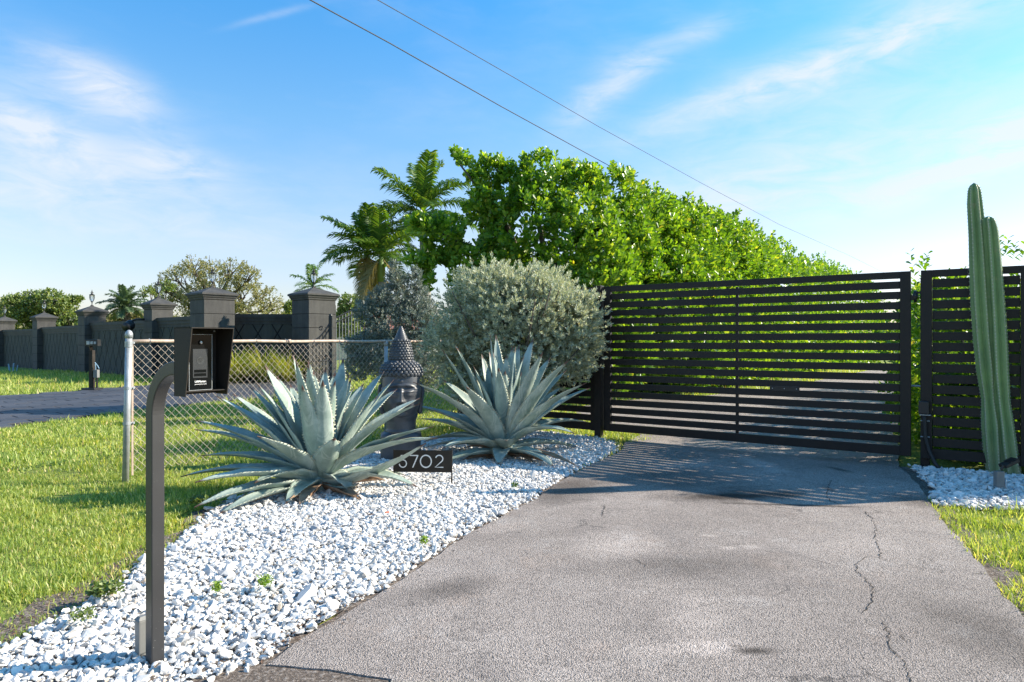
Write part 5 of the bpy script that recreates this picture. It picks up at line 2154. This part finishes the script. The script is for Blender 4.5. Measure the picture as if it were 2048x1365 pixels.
def make_agave(origin, label, leaves, s_, ox, oy, heart_z):
    ag = empty('agave', origin, 0, label, 'agave', 'blue-grey agaves in the white gravel')
    origin = Vector(origin)
    mb = MB()
    mb.lathe([(.06, -.02), (.10, .03), (.10, .12), (.05, .22), (.01, .28)], n=14)
    mb.build('core', M['agave'], ag, True)
    for i, lf in enumerate(leaves):
        cx, cy, L, sg, Wd, bul = lf[:6]
        ex_ = lf[6] if len(lf) > 6 else {}
        px, py = ox+cx/s_, oy+cy/s_
        B0 = origin+Vector((0, 0, ex_.get('bz', heart_z)))
        T = solve_tip(px, py, B0, L, sg)
        if T.z < .035:
            T.z = .035
        ov = Vector((T.x-B0.x, T.y-B0.y, 0))
        if ov.length > .02:
            B_ = B0+ov.normalized()*min(.05, ov.length*.3)
        else:
            B_ = B0
        agave_leaf(B_, T, Wd, bul, (0, 0, 1), ag, i*7+3, ex_.get('dry', False), ex_.get('fold', .30), ex_.get('hook', 0.0), ex_.get('twist', 0.0), ex_.get('sb', 0.0))
    rr_ = random.Random(int(origin.y*100))
    for q in range(16):
        az = q*2.4+rr_.uniform(-.3, .3)
        el = R(rr_.uniform(48, 82))
        L = rr_.uniform(.72, .98)
        d_ = Vector((math.cos(az)*math.cos(el), abs(math.sin(az))*math.cos(el)*(1 if q % 3 else -.6), math.sin(el)))
        B0 = origin+Vector((0, 0, heart_z-.02))
        agave_leaf(B0+Vector((d_.x, d_.y, 0))*.06, B0+d_*L, rr_.uniform(.12, .155), rr_.uniform(.0, .04), (0, 0, 1), ag, 500+q)
    for q in range(9):
        az = rr_.uniform(PI*.9, PI*2.1)
        L = rr_.uniform(.28, .6)
        B0 = origin+Vector((0, 0, .05))
        agave_leaf(B0, B0+Vector((math.cos(az)*L, math.sin(az)*L, rr_.uniform(-.03, .05))), rr_.uniform(.05, .10), rr_.uniform(.0, .12), (0, 0, 1), ag, 700+q, True, .8)
    return ag


A1 = Vector(((640-1024)/1367*5.42, 5.42, 0))
L1 = [(525, 285, .98, 1, .175, .02), (715, 255, .92, -1, .135, .01), (795, 250, 1.02, 1, .12, .02), (1012, 240, 1.0, 1, .16, .01, {'sb': .03}), (960, 330, .92, 1, .16, .03), (430, 415, .88, 1, .15, .03),
      (885, 385, .80, -1, .165, .01), (1140, 395, .98, 1, .15, .04), (1265, 320, 1.05, 1, .15, .04), (1345, 430, 1.02, 1, .16, .05), (1490, 485, 1.12, 1, .15, .05),
      (1490, 520, 1.05, -1, .13, .06), (1572, 665, 1.05, -1, .145, .05), (1600, 735, 1.12, -1, .15, .06), (1522, 765, .97, -1, .205, -.06, {'bz': .10, 'fold': .2}), (1470, 1038, .85, -1, .16, .10, {'bz': .10}),
      (1400, 1050, .8, 1, .14, .09, {'bz': .09}),
      (325, 460, 1.0, 1, .15, .03), (225, 475, 1.0, 1, .16, .04), (90, 625, 1.1, 1, .17, .05), (85, 682, 1.12, 1, .15, .06), (475, 722, .78, -1, .17, .03), (957, 735, .52, -1, .185, -.02, {'fold': .45}),
      (125, 845, 1.0, 1, .15, .06), (0, 975, 1.08, 1, .16, .07, {'bz': .12}), (90, 1010, 1.0, -1, .17, .06, {'bz': .12}), (460, 1015, .62, -1, .17, .10, {'bz': .14}),
      (85, 1165, 1.02, -1, .16, .06, {'bz': .09}), (235, 1270, .95, -1, .15, .05, {'bz': .08}), (655, 1300, .60, -1, .14, .10, {'bz': .10}), (1060, 1110, .38, -1, .16, .20, {'bz': .14}),
      (1112, 1050, .42, -1, .14, -.02, {'bz': .08, 'hook': .3}), (600, 350, 1.0, 1, .13, .02), (680, 400, .95, 1, .14, .02), (1210, 520, .9, 1, .14, .04), (970, 630, .6, 1, .12, .02),
      (1090, 800, .6, 1, .12, .03), (740, 1150, .55, -1, .12, .08, {'bz': .07, 'dry': True}), (440, 1215, .62, -1, .11, .05, {'bz': .06, 'dry': True}), (560, 560, .8, 1, .15, .02), (1150, 640, .85, 1, .13, .04),
      (900, 300, .85, 1, .15, .01)]
make_agave(A1, 'nearer large agave left of the house-number sign', L1, 3.1, 360, 640, .17)

A2 = Vector(((1008-1024)/1367*6.95, 6.95, 0))
L2 = [(630, 272, 1.05, -1, .15, .01, {'sb': -.02}), (720, 250, 1.10, 1, .17, .02), (735, 262, 1.0, 1, .14, .02), (958, 170, 1.08, -1, .14, .0), (996, 170, 1.15, 1, .14, .01), (898, 305, .98, 1, .14, .01),
      (1110, 250, 1.02, 1, .15, .01), (1128, 255, .95, -1, .19, .0), (1156, 240, 1.08, 1, .15, .01), (1252, 195, 1.18, 1, .17, .02), (1317, 290, 1.10, -1, .17, .02), (1368, 325, 1.12, 1, .17, .03),
      (1492, 345, 1.18, -1, .18, .04), (1478, 415, 1.12, 1, .16, .04), (1450, 525, 1.0, 1, .14, .04), (1615, 500, 1.18, -1, .16, .05), (1642, 535, 1.20, 1, .15, .05), (1622, 768, 1.05, 1, .15, .10),
      (1540, 850, .92, -1, .14, .12), (432, 495, 1.15, -1, .17, .06), (405, 652, 1.15, 1, .15, .06), (635, 482, 1.05, 1, .17, .05), (793, 525, .88, -1, .19, .03), (1065, 868, .42, -1, .17, -.02, {'bz': .15, 'hook': -.25}),
      (628, 948, .78, -1, .17, .10, {'bz': .13}), (500, 905, 1.0, 1, .16, .08), (512, 945, .95, 1, .14, .08, {'bz': .10}), (1012, 1160, .55, -1, .15, .10, {'bz': .11}), (1395, 1175, .82, -1, .15, .08, {'bz': .10}),
      (1560, 1110, .95, -1, .10, .07, {'bz': .08, 'dry': True}), (1535, 1022, .95, 1, .14, .07, {'bz': .11}), (600, 1182, .85, -1, .14, .06, {'bz': .09}), (1180, 640, .7, 1, .14, .01), (700, 700, .95, 1, .13, .04),
      (860, 640, .85, 1, .15, .02), (1560, 940, 1.0, 1, .15, .06, {'bz': .12}), (650, 1060, .9, 1, .14, .07, {'bz': .10}), (1300, 600, .9, 1, .15, .03), (1250, 1120, .5, -1, .10, .06, {'bz': .07, 'dry': True}),
      (470, 745, 1.12, 1, .15, .06, {'bz': .14})]
make_agave(A2, 'farther agave in front of the silver bush right of the statue', L2, 3.413, 700, 620, .17)

# ------------------------------------------------------------------ house number sign
sg = gp(905, 975)
sp_ = Vector((sg.x-.005, sg.y, 0))
Dg = sg.y
sign = empty('number_sign', sp_, R(-3), 'small dark house-number sign reading 702 at the end, stuck in the gravel', 'sign')
zt_ = 1.2-(902-683)/1367*Dg
zb_ = 1.2-(946-683)/1367*Dg
wS = 119/1367*Dg
mb = MB()
mb.box((-wS/2+.002, -.004, (zt_+zb_)/2), (wS, .006, zt_-zb_), None, .0012)
mb.build('plate', M['bronze'], sign)
for xx in (-.002, -wS+.006):
    mb = MB()
    mb.tube([(xx, 0.002, -.03), (xx, .002, zt_+.004)], .006, 8)
    mb.build('stake', M['bronze'], sign)
for ch_, cx in (('5', 806), ('7', 828), ('0', 852), ('2', 879)):
    xx = (cx-905)/1367*Dg+.003
    if ch_ == '0':
        mb = MB()
        n = 28
        ro, ri = .051, .0415
        zc = (zt_+zb_)/2
        vs = []
        for r_ in (ro, ri):
            for k in range(n):
                a = 2*PI*k/n
                vs.append((xx+math.cos(a)*r_*.98, -.0075, zc+math.sin(a)*r_*1.08))
        for r_ in (ro, ri):
            for k in range(n):
                a = 2*PI*k/n
                vs.append((xx+math.cos(a)*r_*.98, -.011, zc+math.sin(a)*r_*1.08))
        fs = []
        for k in range(n):
            k2 = (k+1) % n
            fs += [(2*n+k, 2*n+k2, 3*n+k2, 3*n+k), (k, k2, 2*n+k2, 2*n+k), (n+k2, n+k, 3*n+k, 3*n+k2)]
        mb.add(vs, fs)
        mb.build('digit', M['white_paint'], sign)
    elif ch_ == '7':
        mb = MB()
        zc = (zt_+zb_)/2
        mb.add([(xx-.034, -.010, zc+.052), (xx+.036, -.010, zc+.052), (xx+.036, -.010, zc+.043), (xx+.024, -.010, zc+.043), (xx-.034, -.010, zc+.043), (xx-.016, -.010, zc-.053), (xx-.006, -.010, zc-.053)],
               [(4, 3, 1, 0), (3, 2, 1), (5, 6, 2, 3)])
        mb.build('digit', M['white_paint'], sign)
    else:
        zc = (zt_+zb_)/2
        pts = []
        if ch_ == '2':
            for k in range(13):
                a = R(165-k*17.5)
                pts.append((math.cos(a)*.030, .022+math.sin(a)*.029))
            pts += [(-.034, -.048), (.034, -.048)]
        else:
            pts = [(.024, .047), (-.016, .047), (-.022, .006)]
            for k in range(13):
                a = R(125-k*25)
                pts.append((math.cos(a)*.030-.002, -.020+math.sin(a)*.031))
        vs, fs = [], []
        w = .0046
        for i, (x, z) in enumerate(pts):
            a, c_ = pts[max(0, i-1)], pts[min(len(pts)-1, i+1)]
            dx, dz_ = c_[0]-a[0], c_[1]-a[1]
            l_ = math.hypot(dx, dz_)
            nx_, nz_ = -dz_/l_, dx/l_
            kf = 1.0
            vs += [(xx+x+nx_*w*kf, -.010, zc+z+nz_*w*kf), (xx+x-nx_*w*kf, -.010, zc+z-nz_*w*kf)]
        for i in range(len(pts)-1):
            fs.append((2*i, 2*i+1, 2*i+3, 2*i+2))
        mb = MB()
        mb.add(vs, fs)
        mb.build('digit', M['white_paint'], sign)

# ------------------------------------------------------------------ statue
SD = 6.9
st_loc = Vector(((802-1024)/1367*SD, SD, 0))
statue = empty('statue', st_loc, R(9), 'dark stone meditating head with pointed beaded headdress between the two agaves', 'statue')


def gauss(x, c, s):
    return math.exp(-((x-c)/s)**2)


# face: grid in angle/height; front is -y
V, F = [], []
NA, NZ = 96, 84
zc0, zc1 = .405, .93
for j in range(NZ+1):
    zt2 = j/NZ
    z = zc0+(zc1-zc0)*zt2
    # half width and depth profiles with height
    f = (z-.405)/(.93-.405)
    wv = .200*math.sqrt(max(0, 1-((f-.62)/.72)**2))**.8 if f < .62 else .190*math.sqrt(max(0, 1-((f-.62)/.85)**2))
    dv_ = wv*1.08
    for i in range(NA):
        a = 2*PI*i/NA          # a=0 → front
        cx, cy = math.sin(a), -math.cos(a)
        # squarer face
        k = (abs(cx)**2.7+abs(cy)**2.7)**(-1/2.7)
        x, y = cx*k*wv, cy*k*dv_
        if cy < .3:
            fr = max(0, -cy)
            u = x
            d = 0.0
            d += .066*gauss(u, 0, .020+.012*max(0, (.66-z))/.06)*(1/(1+math.exp((z-.735)/.012)))*(1/(1+math.exp(-(z-.585)/.008)))*(.45+.55*min(1, max(0, (.735-z)/.13)))  # nose
            d += .014*gauss(abs(u), .020, .012)*gauss(z, .602, .014)       # nostril wings
            brow = .760-.020*abs(u)/.10+.018*math.sin(min(PI, abs(u)/.15*PI))
            d += .012*gauss(z, brow, .010)*(1 if abs(u) < .15 else 0)
            d -= .026*gauss(z, .728, .016)*gauss(abs(u), .060, .050)
            d += .022*gauss(z, .700, .020)*gauss(abs(u), .072, .038)        # closed lid
            d -= .010*gauss(z, .688-.05*(abs(u)-.07)**2/.01*.02, .0045)*gauss(abs(u), .072, .045)
            d += .012*gauss(z, .665, .018)*gauss(abs(u), .075, .04)
            d += .016*gauss(z, .57, .05)*gauss(abs(u), .09, .045)           # cheeks
            lipw = max(0, 1-(abs(u)/.062)**2)
            d += .028*gauss(z, .552+.10*abs(u)*abs(u)/.06, .009)*lipw
            d += .031*gauss(z, .528+.16*abs(u)*abs(u)/.06, .011)*lipw
            d -= .012*gauss(z, .5405+.14*abs(u)*abs(u)/.06, .0035)*gauss(u, 0, .060)
            d -= .012*gauss(z, .502, .010)*gauss(u, 0, .04)
            d += .022*gauss(z, .462, .026)*gauss(u, 0, .045)                # chin
            d += .010*gauss(z, .805, .011)*gauss(u, 0, .011)*1.6             # urna dot
            y -= d*min(1, fr*1.5)
        V.append((x, y, z))
for j in range(NZ):
    for i in range(NA):
        i2 = (i+1) % NA
        F.append((j*NA+i, j*NA+i2, (j+1)*NA+i2, (j+1)*NA+i))
F.append(tuple(range(NA-1, -1, -1)))
mb = MB()
mb.add(V, F)
# neck with rings and broad shoulders running into the plinth
nk = MB()
nk.lathe([(.15, .0), (.15, .02)], n=4)
head = mb.build('head', M['statue'], statue, True)
mb = MB()
mb.lathe([(.165, .28), (.155, .31), (.146, .325), (.151, .34), (.146, .352), (.151, .368), (.146, .385), (.152, .41), (.165, .44), (.17, .47)], n=32)
mb.build('neck', M['statue'], statue, True)
mb = MB()
prof = [(.20, .0), (.205, .02), (.20, .10), (.195, .20), (.205, .24), (.200, .268), (.165, .285), (.13, .300)]
NP = 40
vs, fs = [], []
for (r_, z) in prof:
    for k in range(NP):
        a = 2*PI*k/NP
        cx, cy = math.cos(a), math.sin(a)
        q = (abs(cx)**5+abs(cy)**5)**(-1/5)
        vs.append((cx*q*r_, cy*q*r_*.85, z))
for i in range(len(prof)-1):
    for k in range(NP):
        k2 = (k+1) % NP
        fs.append((i*NP+k, i*NP+k2, (i+1)*NP+k2, (i+1)*NP+k))
fs.append(tuple((len(prof)-1)*NP+k for k in range(NP)))
mb.add(vs, fs)
mb.build('plinth', M['statue'], statue, True)
# ears with long lobes
for sgn in (-1, 1):
    mb = MB()
    mb.tube([(sgn*.185, .01, .765), (sgn*.203, .012, .745), (sgn*.208, .015, .69), (sgn*.202, .012, .62), (sgn*.195, .008, .55), (sgn*.188, .0, .485), (sgn*.178, -.005, .465)],
            [.014, .026, .030, .024, .022, .027, .014], 10, sx=.55)
    mb.tube([(sgn*.212, -.008, .75), (sgn*.219, -.004, .70), (sgn*.211, -.008, .63), (sgn*.206, -.014, .58)], [.005, .008, .007, .004], 6)
    mb.build('ear', M['statue'], statue, True)
# hair cap
mb = MB()
cap = []
for j in range(15):
    a = -18+108*j/14
    cap.append((.202*max(0, math.cos(R(a)))**.62+.0001, .880+.118*math.sin(R(a))))
mb.lathe(cap, n=40, ry=1.05)
mb.build('hair_cap', M['statue'], statue, True)
mb = MB()
curl_bm = [(0, 1.0)]


def curl(mb, c, r, nv):
    """a snail-shell bead with a raised rim and a dimple"""
    nv = Vector(nv).normalized()
    q = nv.to_track_quat('Z', 'Y').to_matrix()
    prof = [(1.0, -.25), (1.0, .15), (.80, .52), (.48, .72), (.32, .60), (.16, .84), (.02, .92)]
    n = 10
    vs, fs = [], []
    for (rr, zz) in prof:
        for k in range(n):
            a = 2*PI*k/n
            vs.append(Vector(c)+q @ Vector((math.cos(a)*rr*r, math.sin(a)*rr*r, zz*r)))
    for i in range(len(prof)-1):
        for k in range(n):
            k2 = (k+1) % n
            fs.append((i*n+k, i*n+k2, (i+1)*n+k2, (i+1)*n+k))
    mb.add(vs, fs)


for row in range(7):
    el = R(-24+row*14.5)
    rr = .208*math.cos(el)**(.62 if el > 0 else 1.3)
    zz = .880+.121*math.sin(el)
    n_ = max(6, int(2*PI*rr/.044))
    for k in range(n_):
        a = 2*PI*(k+(.5 if row % 2 else 0))/n_
        # dip at the front hairline for the first row
        p_ = (math.sin(a)*rr, -math.cos(a)*rr*1.05, zz+(.014*(math.cos(a)-.3) if row < 2 and math.cos(a) > .3 else 0))
        curl(mb, p_, .0205, (math.sin(a)*math.cos(el), -math.cos(a)*math.cos(el), math.sin(el)+.1))
mb.build('curls', M['statue'], statue, True)
# pointed headdress
mb = MB()
prof = [(.098, .965), (.112, .985), (.117, 1.02), (.115, 1.07), (.105, 1.12), (.090, 1.16), (.075, 1.20)]
z = 1.20
r_ = .075
for k in range(9):
    prof += [(r_*1.04, z+.004), (r_*1.02, z+.012), (r_*.90, z+.0155)]
    z += .0165
    r_ = .075*(1-(k+1)/9.6)**.95
prof.append((.003, z+.004))
mb.lathe(prof, n=30)
crown = mb.build('headdress', M['statue'], statue, True)
mb = MB()
for row in range(9):
    f = row/8.0
    z = 1.000+f*.205
    rr = .113*(1-f**2.2*.36)+.004
    n_ = max(6, int(2*PI*rr/.031))
    for k in range(n_):
        a = 2*PI*(k+(.5 if row % 2 else 0))/n_
        curl(mb, (math.sin(a)*rr, -math.cos(a)*rr, z), .0135, (math.sin(a), -math.cos(a), .35))
mb.build('beads', M['statue'], crown, True)


# ------------------------------------------------------------------ cactus
def interp(lst, s):
    n = len(lst)-1
    f = s*n
    i = min(int(f), n-1)
    return lst[i]+(lst[i+1]-lst[i])*(f-i)


cD = 6.0
cac = empty('cactus', gp(1998, 955), 0, 'tall two-stemmed columnar cactus leaning left before the dark fence', 'cactus')


def cactus_stem(pts_px, widths, D, nr, rot):
    ctr = [wp(x, y, D) for x, y in pts_px]
    ctr[0].z = -.03
    n = 84
    V, F, A_ = [], [], []
    NR = nr*10
    spn = []
    for i in range(n+1):
        s = i/n
        c = interp(ctr, s)
        r_ = interp(widths, s)*1.07/2/1367*D
        if s > .955:
            q = (s-.955)/.045
            r_ *= math.sqrt(max(0, 1-q*q))*.98+.02
        for k in range(NR):
            a = 2*PI*k/NR+rot+.12*s
            ph = (k % 10)/10.0
            rib = abs(math.cos(ph*PI))
            rr = r_*(.62+.42*rib**1.3)
            V.append(c+Vector((math.cos(a)*rr, math.sin(a)*rr, 0))-cac.location)
            A_.append(rib**4)
            if (k % 10) == 0 and s < .985:
                spn.append((V[-1].copy(), Vector((math.cos(a), math.sin(a), 0))))
    for i in range(n):
        for k in range(NR):
            k2 = (k+1) % NR
            F.append((i*NR+k, i*NR+k2, (i+1)*NR+k2, (i+1)*NR+k))
    F.append(tuple(n*NR+k for k in range(NR)))
    me = pymesh('stem', V, F, M['cactus'], True)
    at_ = me.attributes.new('rib', 'FLOAT', 'POINT')
    at_.data.foreach_set('value', A_)
    st_ = link('stem', me, None, cac)
    mb = MB()
    for (p_, d_) in spn:
        mb.ico(p_, .0042, 1)
        for _ in range(4):
            d2 = (d_+Vector(rand_dirs(1)[0])*.9).normalized()
            L = random.uniform(.014, .032)
            sd_ = d2.cross(Vector((0, 0, 1))).normalized()*.0010
            mb.add([p_-sd_, p_+sd_, p_+d2*L], [(0, 1, 2)])
    o = mb.build('spines', M['spine'], st_)
    o['kind'] = 'stuff'


cactus_stem([(1994, 962), (1989, 900), (1986, 850), (1981, 800), (1975, 740), (1969, 680), (1964, 610), (1960, 540), (1956, 470), (1951, 410), (1949, 366)],
            [29, 33, 34, 26, 33, 33, 33, 31, 27, 24, 18], 6.12, 6, .3)
cactus_stem([(2026, 962), (2016, 905), (2010, 850), (2004, 805), (1999, 750), (1996, 690), (1993, 630), (1989, 570), (1985, 510), (1981, 460), (1977, 433)],
            [30, 34, 30, 28, 32, 33, 32, 31, 29, 27, 20], 6.06, 6, .75)

# spotlight and grey box by the cactus
sl = gp(2012, 988)
spot_o = empty('spotlight', (sl.x, sl.y, 0), 0, 'small dark garden spotlight with grey box on a stake below the cactus', 'light')
DD = sl.y


def lx(px):
    return (px-2012)/1367*DD


def lz(py):
    return 1.2-(py-683)/1367*DD


mb = MB()
mb.tube([(0, 0, -.03), (0, 0, lz(957))], .0085, 10)
mb.tube([(lx(2001), 0, -.02), (lx(2001), 0, lz(975))], .014, 10)
mb.build('stake', M['galv'], spot_o, True)
mb = MB()
mb.box((lx(1999), 0, lz(959)), (.062, .045, .125), None, .006)
mb.build('box', M['grey_box'], spot_o)
mb = MB()
a0, a1 = Vector((lx(2003), 0, lz(941))), Vector((lx(2007), -.01, lz(932)))
mb.tube([a0, a1], .010, 8)
mb.build('knuckle', M['iron'], spot_o)
mb = MB()
h0, h1 = Vector((lx(2006), 0, lz(934))), Vector((lx(2036), .02, lz(922)))
ax_ = (h1-h0).normalized()
qq = ax_.to_track_quat('X', 'Z').to_matrix()
mb.box((h0+h1)/2, ((h1-h0).length, .075, .026), qq, .006)
lh = mb.build('lamp_head', M['bronze'], spot_o)
mb = MB()
for k in range(6):
    mb.box(h0.lerp(h1, .45+.10*k)+qq @ Vector((0, 0, .016)), (.004, .070, .010), qq)
mb.build('cooling_fin', M['iron'], lh)


# ------------------------------------------------------------------ overhead wires
def wire(px_pts, Ds, r, label):
    pts = [wp(x, y, d) for (x, y), d in zip(px_pts, Ds)]
    # smooth through the points
    out = []
    for i in range(len(pts)-1):
        for k in range(6):
            out.append(pts[i].lerp(pts[i+1], k/6))
    out.append(pts[-1])
    mb = MB()
    mb.tube(out, r, 5)
    o = mb.build('overhead_wire', M['cable'], None, True)
    tag(o, label, 'wire', 'overhead wires')
    return o


wire([(520, -55), (620, 0), (780, 87), (1000, 212), (1215, 330), (1320, 388), (1400, 430), (1520, 488), (1640, 540), (1760, 590), (1900, 640)], [10.5, 11.2, 12.8, 16, 20.5, 23.5, 26.5, 33, 44, 62, 110], .011,
     'lower thicker overhead wire that passes behind the hedge')
wire([(660, -52), (755, 0), (900, 82), (1024, 153), (1200, 255), (1400, 365), (1560, 450), (1700, 512), (1756, 540), (1850, 585), (1950, 625)], [10.5, 11.4, 13.0, 15, 18.7, 25, 33, 48, 60, 90, 150], .0075,
     'upper thinner overhead wire crossing clear sky to the right')
print('tris', sum(len(o.data.loops)-2*len(o.data.polygons) for o in bpy.data.objects if o.type == 'MESH'))
print('objects', len(bpy.data.objects))
